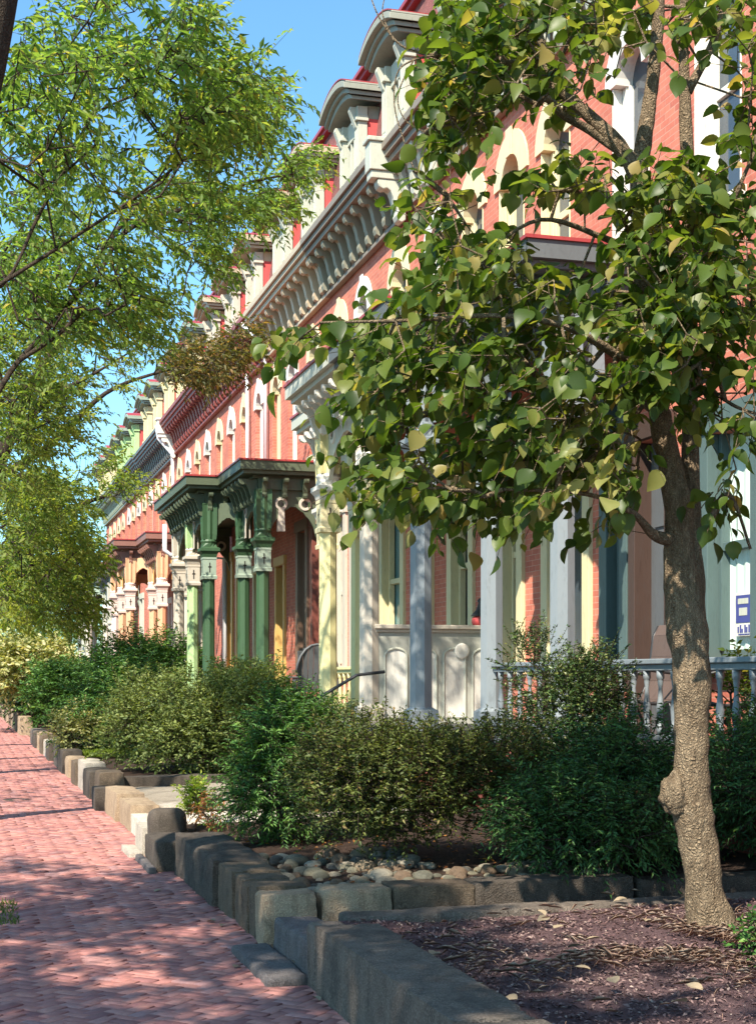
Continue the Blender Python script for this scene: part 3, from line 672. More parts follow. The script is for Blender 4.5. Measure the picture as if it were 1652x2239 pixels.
def cornice(parent, y0, y1, face, brk, frieze, xo=6.1, z=9.72, pitch=.44, end=None):
    m = MB().box(xo, 6.6, y0, y1, z-.10, z).box(xo+.05, 6.6, y0, y1, z-.20, z-.102).box(xo+.11, 6.6, y0, y1, z-.30, z-.202).box(xo+.02, XF-.01, y0, y1, z+.002, z+.04)
    m.box(6.58, XF-.01, y0, y1, z-1.02, z-.96).box(6.6, XF-.01, y0, y1, z-.302, z-.36)
    c = m.build('cornice', face, parent, .006)
    f = MB().box(6.64, XF-.012, y0+.001, y1-.001, z-.958, z-.362)
    n = int((y1-y0)/pitch)
    for k in range(n): 
        yy = y0+(y1-y0)*(k+.5)/n; f.box(6.62, 6.638, yy-.02+pitch/2-.09, yy+.02+pitch/2-.02, z-.85, z-.45)
    f.build('frieze', frieze, c)
    bm_ = bracket_mesh(brk, .15, 1.0)
    for k in range(n+1):
        yy = y0+.09+(y1-y0-.18)*k/n; inst('bracket', bm_, c, (6.63, yy, z-.302), 0, ((6.63-xo-.15)/.5, 1, 1))
    if end:      # boxed end with a scrolled console facing the near side
        e = MB().box(xo-.06, 6.69, y0-.30, y0-.002, z-.34, z+.09).box(xo-.1, 6.69, y0-.33, y0-.002, z+.092, z+.16).box(xo-.03, 6.69, y0-.27, y0-.002, z-.46, z-.342)
        e.extr([(6.63+(a*.9 if a < 0 else 0), z-.462+b) for a, b in PROF], y0-.25, y0-.03)
        e.build('end_block', end, c, .012)
    return c
def downspout(parent, pts, r=.045, mat=GALV): return MB().tube(pts, r, 10).build('downspout', mat, parent, 0, True)

def house(label, y0, y1, trim, ups, grounds, cors, dorms, dtrim, dhood, extra_holes=()):
    h = thing('row_house', label, 'house', (XF, y0, 0), 'attached brick row houses')
    holes = [(u-.43, u+.43, 5.97, 8.2) for u in ups]
    for g in grounds:
        holes.append((g[1], g[2], 1.0 if g[0] == 'door' else 1.75, 4.0 if g[0] == 'door' else g[6] if len(g) > 6 else 4.55))
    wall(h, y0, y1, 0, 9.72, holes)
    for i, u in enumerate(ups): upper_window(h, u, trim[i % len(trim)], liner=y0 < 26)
    for g in grounds:
        if g[0] == 'door': door(h, g[1], g[2], g[3], g[4])
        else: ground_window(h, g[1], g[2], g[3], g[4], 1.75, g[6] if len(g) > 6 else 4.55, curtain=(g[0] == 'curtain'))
    for c in cors: cornice(h, *c)
    r = MB().quad((6.5, y0, 9.76), (6.5, y1, 9.76), (6.82, y1, 12.0), (6.82, y0, 12.0))
    for yy in (y0, y1): r.quad((6.5, yy, 9.76), (6.82, yy, 12.0), (14, yy, 12.0), (14, yy, 9.76))
    r.build('mansard_roof', SLATE, h)
    MB().box(6.72, 7.0, y0, y1, 12.002, 12.08).box(6.67, 14, y0, y1, 12.082, 12.15).build('roof_curb', ROOFRED, h)
    for d in dorms: dormer(h, d, dtrim, dhood, RED)
    MB().box(13.6, 13.99, y0, y1, 0, 11.98).build('rear_wall', BRICK_DK, h)
    MB().box(XF+.33, 13.6, y0, y0+.2, 0, 9.7).build('party_wall', BRICK_DK, h)
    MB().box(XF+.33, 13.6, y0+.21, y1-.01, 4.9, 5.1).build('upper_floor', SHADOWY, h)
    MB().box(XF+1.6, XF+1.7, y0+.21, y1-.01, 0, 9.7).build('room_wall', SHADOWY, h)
    return h

A = dict(fascia=GREYP, shaft=BLUE, cap=BLUE, band=BLUE, drum=BLUE, span=GREYP, med=BLUE, brk=GREYP, floor=GREYP, rail=BLUE)
Y_ = dict(fascia=PALE, shaft=YELLOW, cap=WHITE, band=CREAM, drum=YELLOW, span=PALE, med=WHITE, brk=WHITE, floor=PALE, rail=YELLOW)
G_ = dict(fascia=OLIVE, shaft=DKGREEN, cap=DKGREEN, band=SAGE, drum=DKGREEN, span=OLIVE, med=STONEW, brk=OLIVE, floor=OLIVE, rail=DKGREEN)
L_ = dict(fascia=OLIVE, shaft=STONEW, cap=STONEW, band=STONEW, drum=STONEW, span=OLIVE, med=STONEW, brk=OLIVE, floor=GREYP, rail=STONEW)
O_ = dict(fascia=BROWN, shaft=ORANGE, cap=PINKW, band=PINKW, drum=ORANGE, span=ORANGE, med=OCHRE, brk=BROWN, floor=BROWN, rail=ORANGE)
O2 = dict(O_, shaft=PINKW)
W_ = dict(A, shaft=STONEW, fascia=SAGE, cap=WHITE, drum=PALE, band=PALE, span=SAGE)

h0 = house('brick row house beyond the right edge, almost wholly out of view', 3.0, 10.55, [WHITE], [4.2, 6.1, 8.0, 10.0],
           [('win', 4, 5, TEAL, GLASS), ('door', 6, 7, CREAM, WOOD), ('win', 8.4, 9.4, TEAL, GLASS)], [(3.0, 10.55, PALE, PALE, PALE, 6.22, 9.78)], [5, 8], WHITE, SAGE)
porch(h0, 3.3, 1, A, None, False)
hA = house('nearest visible row house with blue grey porch columns and dark grey trim', 10.552, 17.8, [WHITE, WHITE, CREAM, CREAM], [12.07, 13.88, 15.87, 17.28],
           [('curtain', 11.35, 12.25, TEAL, GLASS, 1.75, 3.85), ('door', 13.0, 13.75, paint('shaded_brown_paint', (.055, .03, .022)), DKGREY), ('win', 14.0, 14.45, TEAL, GLASS), ('win', 14.95, 16.1, CREAM, GLASS), ('win', 16.95, 17.55, CREAM, GLASS)],  # door and its frame coloured dark to stand in for porch shade
           [(10.552, 17.8, WEATH, PALE, SOFF, 6.22, 9.78)], [12.6, 15.6], WHITE, SAGE)
porch(hA, 17.8, -1, A)
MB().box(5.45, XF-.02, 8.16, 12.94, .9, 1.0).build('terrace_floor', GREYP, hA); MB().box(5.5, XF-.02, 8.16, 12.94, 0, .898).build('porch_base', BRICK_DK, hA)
railing(hA, (5.6, 8.2), (5.6, 12.9), BLUE, .24)
hB = house('row house with pale yellow porch columns and grey green cornice', 17.802, 26.6, [CREAM, WHITE], [18.75, 20.3, 22.2, 24.3, 25.9],
           [('win', 18.75, 19.6, CREAM, GLASS), ('door', 20.5, 21.35, CREAM, WOOD), ('win', 21.95, 23.1, CREAM, GLASS_T), ('win', 24.1, 25.0, STONEW, GLASS), ('win', 25.5, 26.3, STONEW, GLASS)],
           [(17.802, 21.55, WEATH, PALE, SOFF, 6.22, 9.78), (21.85, 26.6, WEATH, BRKT, SOFF, 6.1, 9.72, .52, OFFW)], [18.4, 21.2, 23.8], OFFW, HOODP)
porch(hB, 17.8, 1, Y_, STONEW)
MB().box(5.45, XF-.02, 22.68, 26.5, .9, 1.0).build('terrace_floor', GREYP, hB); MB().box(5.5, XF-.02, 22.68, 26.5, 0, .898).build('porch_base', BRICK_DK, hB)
hC = house('row house with dark green porch columns and tan bracketed cornice', 26.602, 32.3, [CREAM, WHITE], [27.95, 29.9, 31.5],
           [('win', 27.2, 28.0, WOOD, GLASS), ('win', 28.5, 29.3, SOFF, GLASS), ('door', 30.6, 31.4, OCHRE, WOOD)],  # brown casings kept dark, with the porch interior's shade in their colour
           [(26.602, 32.3, TAN, TAN, SOFF, 6.1, 9.72, .52)], [26.75, 29.4], OFFW, TAN)
porch(hC, 32.3, -1, G_)
downspout(hC, [(6.05, 32.25, 9.5), (6.6, 32.25, 9.0), (6.62, 32.25, 5.9)]); 
hD = house('row house with pale green and warm white porch posts beyond the dark green porch', 32.302, 39.55, [WHITE, CREAM], [33.4, 35.2, 37.0, 38.8],
           [('door', 33.1, 33.9, CREAM, WOOD), ('win', 35.2, 36.1, OCHRE, GLASS), ('win', 36.8, 37.7, OCHRE, GLASS)], [(32.302, 39.55, MAROON, MAROON, MAROON)], [32.4, 35.1, 37.9], STONEW, TAN)
porch(hD, 32.3, 1, L_, LTGREEN, False)
downspout(hD, [(6.6, 34.4, 9.0), (6.62, 34.4, 5.9)]); downspout(hD, [(5.06, 37.5, 5.5), (5.06, 37.5, 4.85), (5.2, 37.5, 4.72), (6.6, 37.5, 4.66), (6.62, 37.5, .9)], .06)
hE = house('row house with orange tan porch columns and maroon cornice', 39.552, 46.8, [WHITE, CREAM], [40.7, 42.5, 44.3, 46.1],
           [('win', 40.5, 41.4, ORANGE, GLASS), ('win', 42.2, 43.1, ORANGE, GLASS), ('door', 45, 45.9, ORANGE, WOOD)], [(39.552, 46.8, MAROON, MAROON, MAROON)], [40.7, 43.5, 46.2], CREAM, SAGE)
porch(hE, 46.8, -1, O_, ORANGE, False)
downspout(hE, [(6.05, 46.7, 9.6), (6.1, 46.7, 9.2), (6.55, 46.7, 8.7), (6.6, 46.7, 5.9)], .06)
hF = house('row house beyond the orange porch with grey cornice and cream dormers', 46.802, 54.05, [CREAM, WHITE], [47.9, 49.7, 51.5, 53.3],
           [('door', 47.6, 48.4, PINKW, WOOD), ('win', 49.7, 50.6, PINKW, GLASS)], [(46.802, 54.05, GREYP, GREYP, GREYP, 6.1, 9.66, .44, WHITE)], [49, 51.6], CREAM, SAGE)
porch(hF, 46.8, 1, O2, None, False)
hG = house('far row house with green trimmed dormers above street tree leaves', 54.052, 61.3, [CREAM, WHITE], [55.2, 57, 58.8, 60.4],
           [('win', 55.5, 56.4, PALE, GLASS), ('door', 59.6, 60.4, PALE, WOOD)], [(54.052, 61.3, GREYP, GREYP, GREYP)], [55.4, 58.2, 60.6], LTGREEN, SAGE)
porch(hG, 61.3, -1, W_, PALE, False)
hH = house('farthest row house at the end of the terrace behind the trees', 61.302, 70, [CREAM], [62.5, 64.3, 66.1, 68], [('door', 62, 63, PALE, WOOD), ('win', 64, 65, PALE, GLASS)], [(61.302, 70, SAGE, SAGE, SAGE)], [63.4, 66.2, 69], CREAM, SAGE)
porch(hH, 61.3, 1, W_, None, False)

# divider parapet with arched panels between the two nearest porches
yp = 17.72
pp = MB().box(5.06, XF-.02, yp, yp+.10, 1.0, 2.16)
par = pp.build('parapet', paint('parapet_grey_paint', (.36, .36, .31)), hB)
MB().box(5.02, XF-.02, yp-.07, yp+.17, 2.205, 2.26).box(5.04, XF-.02, yp-.03, yp+.13, 2.162, 2.203).build('coping', STONEW, par, .01)
m = MB()
for k in range(4):
    a = 5.16+k*.39; b = a+.29; arc = [(a, 1.08), (b, 1.08), (b, 1.86)]+[((a+b)/2+(b-a)/2*math.cos(math.pi*i/10), 1.86+.10*math.sin(math.pi*i/10)) for i in range(1, 10)]+[(a, 1.86)]
    m.quad(*[(x, yp-.004, z) for x, z in arc])
m.build('arched_panel', WHITE, par)
m = MB()
for k in range(4):
    a = 5.16+k*.39; b = a+.29; pts = [(b, yp-.012, 1.08), (b, yp-.012, 1.86)]+[((a+b)/2+(b-a)/2*math.cos(math.pi*i/10), yp-.012, 1.86+.10*math.sin(math.pi*i/10)) for i in range(1, 10)]+[(a, yp-.012, 1.86), (a, yp-.012, 1.08)]
    m.tube(pts, .014, 6)
m.build('panel_moulding', PALE, par)
# dark handrail beside the front steps
MB().tube([(3.7, 17.0, 1.1), (4.6, 17.0, 1.62), (4.95, 17.0, 1.66)], .02, 8).tube([(3.75, 17.0, .2), (3.75, 17.0, 1.13)], .018, 6).tube([(4.3, 17.0, .5), (4.3, 17.0, 1.43)], .012, 6).build('handrail', BLACK, hA)

# ------------------------------------------------------------------ things on the porches
def sling_chair(x, y, rz, label):
    t = thing('sling_chair', label, 'chair', (x, y, 1.0), 'sling chairs on the open terrace')
    c, s = math.cos(rz), math.sin(rz)
    def W(u, v, z): return (x+u*c-v*s, y+u*s+v*c, 1.0+z)
    prof = [(.30, .40), (.15, .36), (-.05, .35), (-.2, .38), (-.29, .55), (-.33, .78), (-.36, .98), (-.42, 1.08)]
    m = MB()
    for k in range(len(prof)-1):
        a, b = prof[k], prof[k+1]
        m.hexa([W(a[0], -.25, a[1]), W(b[0], -.25, b[1]), W(b[0], .25, b[1]), W(a[0], .25, a[1]), W(a[0]+.01, -.25, a[1]+.012), W(b[0]+.012, -.25, b[1]+.01), W(b[0]+.012, .25, b[1]+.01), W(a[0]+.01, .25, a[1]+.012)])
    m.build('sling_seat', paint('dark_sling_fabric', (.085, .055, .045), .7), t)
    for v in (-.27, .27):
        MB().tube([W(u, v, z) for u, z in prof], .016, 8).build('side_rail', BLACK, t, 0, True)
        MB().tube([W(.34, v, 0), W(.30, v, .4), W(.27, v, .62), W(.1, v, .66), W(-.2, v, .63), W(-.30, v, .60)], .015, 8).build('armrest', BLACK, t, 0, True)
        MB().tube([W(-.12, v, .37), W(-.34, v, 0)], .015, 8).build('leg', BLACK, t, 0, True)
    return t
sling_chair(6.05, 12.35, R(190), 'brown sling chair left of the big tree trunk')
sling_chair(6.25, 11.05, R(165), 'sling chair half hidden right of the big tree trunk')
def fan_chair():
    x, y, z0 = 5.75, 23.9, 1.0
    t = thing('fan_back_chair', 'grey wooden chair with arched slat back on the terrace before the green porch', 'chair', (x, y, z0))
    n = 7
    for k in range(n):
        u0 = -.30+.60*k/n; u1 = u0+.60/n-.01; um = (u0+u1)/2; hgt = 1.12-.9*um*um-.1*abs(um)
        sp = 1.12
        MB().hexa([(x+u0, y+.0, z0+.34), (x+u1, y+.0, z0+.34), (x+u1, y+.03, z0+.34), (x+u0, y+.03, z0+.34), (x+u0*sp, y+.26-.4, z0+hgt), (x+u1*sp, y+.26-.4, z0+hgt), (x+u1*sp, y+.29-.4, z0+hgt), (x+u0*sp, y+.29-.4, z0+hgt)]).build('back_slat', DKGREY, t, .004)
    MB().tube([(x+.36*math.sin(a), y-.13, z0+.62+.52*math.cos(a)) for a in [R(-85+17*i) for i in range(11)]], .022, 8).build('back_hoop', DKGREY, t, 0, True)
    MB().box(x-.33, x+.33, y+.0, y+.52, z0+.36, z0+.395).build('seat', DKGREY, t, .006)
    for sx in (-.36, .36):
        MB().box(x+sx-.06, x+sx+.06, y-.05, y+.6, z0+.58, z0+.605).build('armrest', DKGREY, t, .006)
        for sy in (.0, .5): MB().box(x+sx-.035, x+sx+.035, y+sy-.03, y+sy+.03, z0, z0+.578).build('leg', DKGREY, t, .005)
fan_chair()
orn = thing('ornament', 'small red lantern with dark pointed top on the parapet ledge', 'ornament', (6.45, 17.77, 2.262))  # unidentified red object, given a guessed shape
MB().lathe(6.45, 17.77, [(2.262, .09), (2.30, .11), (2.36, .10), (2.38, .07)], 12).build('red_body', RED, orn, 0, True)
MB().lathe(6.45, 17.77, [(2.381, .12), (2.40, .11), (2.46, .05), (2.55, .02), (2.58, .035), (2.60, .02), (2.62, .004)], 12).build('pointed_top', SHADOWY, orn, 0, True)
plq = MB(); plq.loops([[(6.18+r*math.cos(a), yq, 1.93+r*math.sin(a)) for a in (2*math.pi*i/20 for i in range(20))] for r, yq in ((.10, yp-.016), (.10, yp-.03), (.085, yp-.036))])
tag(plq.build('wall_plaque', WHITE, None, 0, False, org=(6.18, yp, 1.93)), 'round white plaque on the parapet under the red lantern', 'plaque')
# printed sign in the near window
sg = thing('window_sign', 'small blue and white sign leaning in the curtained window', 'sign', (XF+.12, 11.72, 1.78))
MB().box(XF+.115, XF+.125, 11.66, 11.96, 1.97, 2.36).build('board', WHITE, sg)
NAVY = paint('navy_ink', (.05, .06, .22), .5, .1)
MB().box(XF+.111, XF+.1145, 11.68, 11.94, 2.09, 2.34).build('blue_field', NAVY, sg)
m = MB()
for (a, b, c, d) in ((11.72, 11.90, 2.26, 2.31), (11.74, 11.88, 2.155, 2.225)): m.box(XF+.108, XF+.1105, a, b, c, d)
m.build('pale_block', PALE, sg)
m = MB()
for k, (h, a) in enumerate(((.07, 0), (.05, .04), (.07, .07), (.035, .12), (.07, .15), (.055, .19))): m.box(XF+.111, XF+.1145, 11.70+a, 11.722+a, 2.0, 2.0+h)
m.box(XF+.111, XF+.1145, 11.70, 11.90, 1.98, 1.99); m.build('dark_strokes', NAVY, sg)

# ------------------------------------------------------------------ foliage machinery
T4V = np.array([(0, 0, 0), (.42, .5, .07), (1, 0, -.08), (.42, -.5, .07)]); T4F = np.array([(0, 2, 1), (0, 3, 2)])
_u = [0, .10, .26, .46, .66, .83, 1.0]; _w = [.03, .26, .45, .5, .41, .23, .0]      # half outline of a broad oval leaf with a short tip
_cup = lambda a, b: .10*abs(b)*2-.30*a*a*.5
T8V = np.array([(a, 0, -.02-.15*a*a) for a in _u] + [(a, w, .05*w*2-.15*a*a+.012*math.sin(9*a)) for a, w in zip(_u[:-1], _w[:-1])] + [(a, -w, .05*w*2-.15*a*a-.012*math.sin(8*a)) for a, w in zip(_u[:-1], _w[:-1])])
_q = [(k+1, k, 7+k, 7+k+1) for k in range(5)] + [(k, k+1, 13+k+1, 13+k) for k in range(5)]
T8F = [np.array([(6, 5, 12), (5, 6, 18)]), np.array(_q)]
def unit(a): return a/np.maximum(np.linalg.norm(a, axis=-1, keepdims=True), 1e-9)
def leaves(pos, axis, up, length, width, big=False):
    pos = np.asarray(pos); n = len(pos); axis = unit(axis); side = unit(np.cross(up, axis)); nrm = np.cross(axis, side)
    T = T8V if big else T4V
    bend = RNG.normal(-.06, .2, n) if big else np.zeros(n)
    V = pos[:, None] + axis[:, None]*(T[None, :, :1]*length[:, None, None]) + side[:, None]*(T[None, :, 1:2]*width[:, None, None]) \
        + nrm[:, None]*((T[None, :, 2:3]*1.6 + bend[:, None, None]*T[None, :, :1]**2)*length[:, None, None])
    b = np.arange(n)*len(T)
    Fs = T8F if big else [T4F]
    F = [(b[:, None, None]+f[None]).reshape(-1, f.shape[1]) for f in Fs]
    return V.reshape(-1, 3), F
def cat(meshes):
    V = []; FF = {}; o = 0
    for v, fs in meshes:
        V.append(v)
        for f in fs: FF.setdefault(f.shape[1], []).append(f+o)
        o += len(v)
    return np.concatenate(V), [np.concatenate(x) for x in FF.values()]
def segs(a, b, ra, rb, n=4):
    """many tapered sticks at once"""
    a, b = np.asarray(a), np.asarray(b); t = unit(b-a); ref = np.where(np.abs(t[:, 2:3]) > .9, [[1., 0, 0]], [[0, 0, 1.]])
    u = unit(np.cross(t, ref)); w = np.cross(t, u); m = len(a)
    ang = 2*np.pi*np.arange(n)/n; cs = np.cos(ang)[None, :, None]; sn = np.sin(ang)[None, :, None]
    dirs = u[:, None]*cs + w[:, None]*sn
    V = np.concatenate([a[:, None]+dirs*np.asarray(ra)[:, None, None], b[:, None]+dirs*np.asarray(rb)[:, None, None]], 1).reshape(-1, 3)
    base = (np.arange(m)*2*n)[:, None]
    F = np.concatenate([base+np.array([[i, (i+1) % n, n+(i+1) % n, n+i]]) for i in range(n)])
    return V, [F]
def grow(starts, pts, r0=.0035, rmax=.06, wpath=.22, step=.5, expo=.47):
    """join the spray points to the limbs the way a tree would: short joins, short paths"""
    pos = [np.array(p, float) for p, _ in starts]; par = [-1]*len(pos); pl = [l for _, l in starts]
    S = np.array(pos); pts = np.asarray(pts); D = np.min(np.linalg.norm(pts[:, None]-S[None], axis=2), axis=1); order = np.argsort(D)
    cap = len(pos)+len(pts)*8; PA = np.zeros((cap, 3)); PA[:len(pos)] = S; PL = np.zeros(cap); PL[:len(pos)] = pl; n = len(pos); PAR = [-1]*n
    tip = []
    for i in order:
        p = pts[i]; d = np.linalg.norm(PA[:n]-p, axis=1); j = int(np.argmin(d+wpath*PL[:n])); L = d[j]; k = max(1, int(L/step)); k = min(k, 8); prev = j
        for q in range(1, k+1):
            u = q/k; pp = PA[j]*(1-u)+p*u
            if q < k: pp = pp + RNG.normal(0, .018*min(L, 1.5), 3) + np.array([0, 0, .05*L*math.sin(math.pi*u)])
            PA[n] = pp; PL[n] = PL[prev]+L/k; PAR.append(prev); prev = n; n += 1
        tip.append(prev)
    cnt = np.zeros(n); 
    for t in tip: cnt[t] += 1
    for k in range(n-1, -1, -1):
        if PAR[k] >= 0: cnt[PAR[k]] += cnt[k]
    idx = np.array([k for k in range(n) if PAR[k] >= 0]); pr = np.array([PAR[k] for k in idx])
    rad = np.minimum(rmax, r0*np.maximum(cnt, 1)**expo)
    ra = np.minimum(rad[pr], rad[idx]*1.6)
    return PA[pr], PA[idx], ra, rad[idx]
def spray(pts, out, L, k, ll, lw, droop=.35, up_r=.5, big=False, spread=.9):
    """a twig with k alternate leaves at every point"""
    pts = np.asarray(pts); n = len(pts)
    d = unit(out + RNG.normal(0, .6, (n, 3)) - np.array([0, 0, droop*.5])); Ls = L*(.6+.7*RNG.random(n))
    end = pts + d*Ls[:, None] - np.array([0, 0, 1])*(droop*.35*Ls)[:, None]
    u = (np.arange(k)+.6)/k; u = u[None]*np.ones((n, 1)) + RNG.normal(0, .25/k, (n, k)); u = np.clip(u, .05, 1)
    base = pts[:, None]*(1-u[..., None]) + end[:, None]*u[..., None] + np.array([0, 0, 1])*(droop*.18*Ls)[:, None, None]*(np.sin(np.pi*u)[..., None])
    side = unit(np.cross(d, np.array([0, 0, 1.])+RNG.normal(0, .25, (n, 3))))
    sg_ = np.where(np.arange(k) % 2 == 0, 1., -1.)[None, :, None]
    ax = unit(d[:, None]*.65 + side[:, None]*sg_*spread + RNG.normal(0, .28, (n, k, 3)) - np.array([0, 0, droop]))
    up = unit(np.array([0, 0, 1.]) + RNG.normal(0, up_r, (n, k, 3)))
    m = n*k; sc = .5+.75*RNG.random(m)
    lf = leaves(base.reshape(-1, 3), ax.reshape(-1, 3), up.reshape(-1, 3), ll*sc, lw*sc*(.85+.3*RNG.random(m)), big)
    tw = segs(pts, end, np.full(n, .0032), np.full(n, .0014), 3)
    return lf, tw
def ell(cx, cy, rx, ry, d0, d1, n):
    a = RNG.random(n)*2*np.pi; r = np.sqrt(RNG.random(n)); d = d0+(d1-d0)*RNG.random(n)
    return np.array([P(cx+rx*q*math.cos(t), cy+ry*q*math.sin(t), e) for t, q, e in zip(a, r, d)])
def ball(cx, cy, cz, rx, ry, rz, n): 
    d = unit(RNG.normal(0, 1, (n, 3))); r = RNG.random(n)**(1/3); return np.array([cx, cy, cz]) + d*r[:, None]*np.array([rx, ry, rz])
def clumpy(p, scale=1.1, thr=-.08, seed=0):
    k = np.array([mnoise.noise(Vector(q)*scale+Vector((seed*13.1, 0, 0))) > thr for q in p]); return p[k]
def limb(path, n=10, seg=5, wob=.0, seed=0):
    """smooth tapered limb: path of (x,y,z,r)"""
    path = np.array(path, float); ts = np.linspace(0, len(path)-1, (len(path)-1)*seg+1); out = []
    for t in ts:
        i = min(int(t), len(path)-2); f = t-i; p0 = path[max(i-1, 0)]; p1 = path[i]; p2 = path[i+1]; p3 = path[min(i+2, len(path)-1)]
        out.append(.5*((2*p1)+(-p0+p2)*f+(2*p0-5*p1+4*p2-p3)*f*f+(-p0+3*p1-3*p2+p3)*f**3))
    out = np.array(out); rings = []
    for k, q in enumerate(out):
        t = Vector(out[min(k+1, len(out)-1)][:3]-out[max(k-1, 0)][:3]).normalized(); u = t.cross(Vector((0, 1, .05))).normalized(); w = t.cross(u); c = Vector(q[:3]); r = max(q[3], .002)
        ring = []
        for j in range(n):
            a = 2*math.pi*j/n; dv = u*math.cos(a)+w*math.sin(a)
            rr = r*(1+wob*(mnoise.noise((c+dv*r)*5+Vector((seed, 0, 0)))*1.2+.6*mnoise.noise((c+dv*r)*16)+.35*mnoise.noise((c+dv*r)*42)))
            ring.append(tuple(c+dv*rr))
        rings.append(ring)
    return MB().loops(rings), out
def tree(name, label, cat_, trunk_paths, pts, leaf_m, bark_m, L=.55, k=14, ll=.085, lw=.034, droop=.35, group=None, r0=.0035, rmax=.07, big=False, up_r=.5, n=12, wob=.1, base=None, trunkpart=True, seed=0, outz=.2):
    b0 = base or trunk_paths[0][0][:3]
    t = thing(name, label, cat_, (b0[0], b0[1], 0), group)
    starts = []; mb = MB()
    for tp in trunk_paths:
        m, o = limb(tp, n, 6 if n > 12 else 5, wob, seed)
        mb.f += [tuple(i+len(mb.v) for i in f) for f in m.f]; mb.v += m.v
        ln = 0
        for i, q in enumerate(o):
            if i: ln += np.linalg.norm(q[:3]-o[i-1][:3])
            if q[2] > 1.9 or i > len(o)*.5: starts.append((q[:3], ln*.6))
    mb.build('trunk', bark_m, t, 0, True)
    a, b, ra, rb = grow(starts, pts, r0, rmax)
    cen = np.mean(pts, axis=0)
    out = unit(pts - np.array([b0[0], b0[1], cen[2]-1.0])) + np.array([0, 0, outz])
    lf, tw = spray(pts, out, L, k, ll, lw, droop, up_r, big)
    V, F = cat([segs(a, b, ra, rb, 6), tw]); npmesh('branches', V, F, bark_m, t, True)
    npmesh('crown', lf[0], lf[1], leaf_m, t, big)
    return t

BARK = barkmat('grey_brown_bark', (.055, .038, .027), (.105, .078, .057), 7)
BARK_NEAR = barkmat('scaly_tan_bark', (.17, .115, .07), (.34, .255, .165), 8)
LEAF1 = leafmat('street_tree_leaf', [(0, (.07,.13,.035)), (.35, (.12,.205,.05)), (.7, (.165,.265,.075)), (.93, (.225,.30,.085)), (1, (.34,.29,.06))], .55, (.30,.30,.04), .8)
LEAF2 = leafmat('street_tree_leaf_deep', [(0, (.07,.12,.028)), (.4, (.125,.19,.04)), (.75, (.175,.24,.055)), (1, (.24,.26,.06))], .52, (.25,.27,.045), .6)
LEAF3 = leafmat('bronzed_leaf', [(0, (.05,.065,.018)), (.4, (.10,.10,.03)), (.75, (.15,.12,.04)), (1, (.26,.15,.06))], .4)
LEAFN = leafmat('broad_leaf', [(0, (.035,.062,.011)), (.4, (.062,.108,.016)), (.72, (.10,.15,.025)), (.92, (.18,.20,.045)), (1, (.36,.26,.09))], .47, (.40,.38,.15), 1.5, .42)  # pale clump colour paints sunlight onto some sprays

# ------------------------------------------------------------------ street trees on the left (their trunks stand left of the picture)
def E(*a): return ell(*a)
G4 = 'street trees along the kerb'
T1p = np.concatenate([clumpy(x, 1.3, -.05, 1) for x in (E(250,60,220,110,10.5,14,270), E(90,250,140,170,10,13.5,220), E(390,170,140,110,11,14.5,260), E(520,215,90,100,11.5,14.5,270), E(450,290,110,60,12,15,120), E(280,370,210,70,11.5,15,190), E(420,40,45,60,11.5,14,50))])
tree('street_tree', 'street tree whose leaning trunk crosses the top left corner', 'tree',
     [[(-1.15, 8.8, -.1, .24), (-.75, 8.85, 1.6, .20), (-.3, 8.95, 3.4, .18), (.06, 9.05, 5.0, .16), (.30, 9.2, 6.3, .15), (.5, 9.8, 7.4, .11), (1.1, 10.8, 8.5, .06)],
      [(-.45, 9.0, 2.8, .09), (-.75, 9.9, 4.6, .07), P(-30, 640, 11.5)+(.018,), P(90, 460, 12)+(.014,), P(190, 270, 12.3)+(.012,), P(250, 100, 12.5)+(.009,)],
      [P(-30, 640, 11.5)+(.018,), P(160, 520, 12)+(.014,), P(310, 420, 12.6)+(.012,), P(460, 300, 13)+(.009,), P(540, 200, 13.2)+(.008,)]],
     T1p, LEAF1, BARK, .46, 16, .095, .034, .5, G4, r0=.0022, rmax=.009)
T2p = np.concatenate([clumpy(x, 1.0, -.12, 2) for x in (E(130,570,160,80,14,18.5,430), E(390,450,150,65,15,19,220), E(570,440,70,40,16,19,170), E(640,375,40,40,16.5,19,90), E(170,660,160,75,14.5,19,400), E(420,560,75,40,15,19,75), E(400,640,80,30,15.5,19,60), E(60,460,70,60,14,17,60))]+[clumpy(ball(-3.1, 14.6, 7.2, 1.6, 2.2, 1.2, 170), 1, -.1, 2)])
tree('street_tree', 'broad street tree reaching over toward the cornice brackets', 'tree',
     [[(-1.7, 15.0, -.1, .27), (-1.5, 15.1, 2.5, .22), (-1.1, 15.2, 4.0, .13), P(-60, 900, 15.3)+(.05,), P(40, 790, 15.8)+(.028,), P(170, 640, 16.2)+(.025,), P(250, 510, 16.5)+(.03,), P(350, 400, 16.8)+(.015,)],
      [P(40, 790, 15.8)+(.026,), P(170, 690, 16)+(.024,), P(270, 510, 16.4)+(.028,), P(420, 450, 17)+(.026,), P(540, 400, 17.5)+(.018,), P(640, 380, 18)+(.01,)]],
     T2p, LEAF1, BARK, .5, 17, .10, .037, .5, G4, r0=.0024, rmax=.012)
T3p = np.concatenate([clumpy(x, .8, -.2, 3) for x in (E(60,740,110,100,19,25,330), E(130,800,70,80,19,25,170), E(60,900,100,80,20,26,400), E(230,810,60,50,20,25,50), E(30,1010,80,80,20,26,240), E(140,930,50,50,21,26,70), E(300,740,50,35,20,25,40))]+[clumpy(ball(-3.3, 21, 7.2, 1.7, 2.6, 1.2, 170), 1, -.1, 2)])
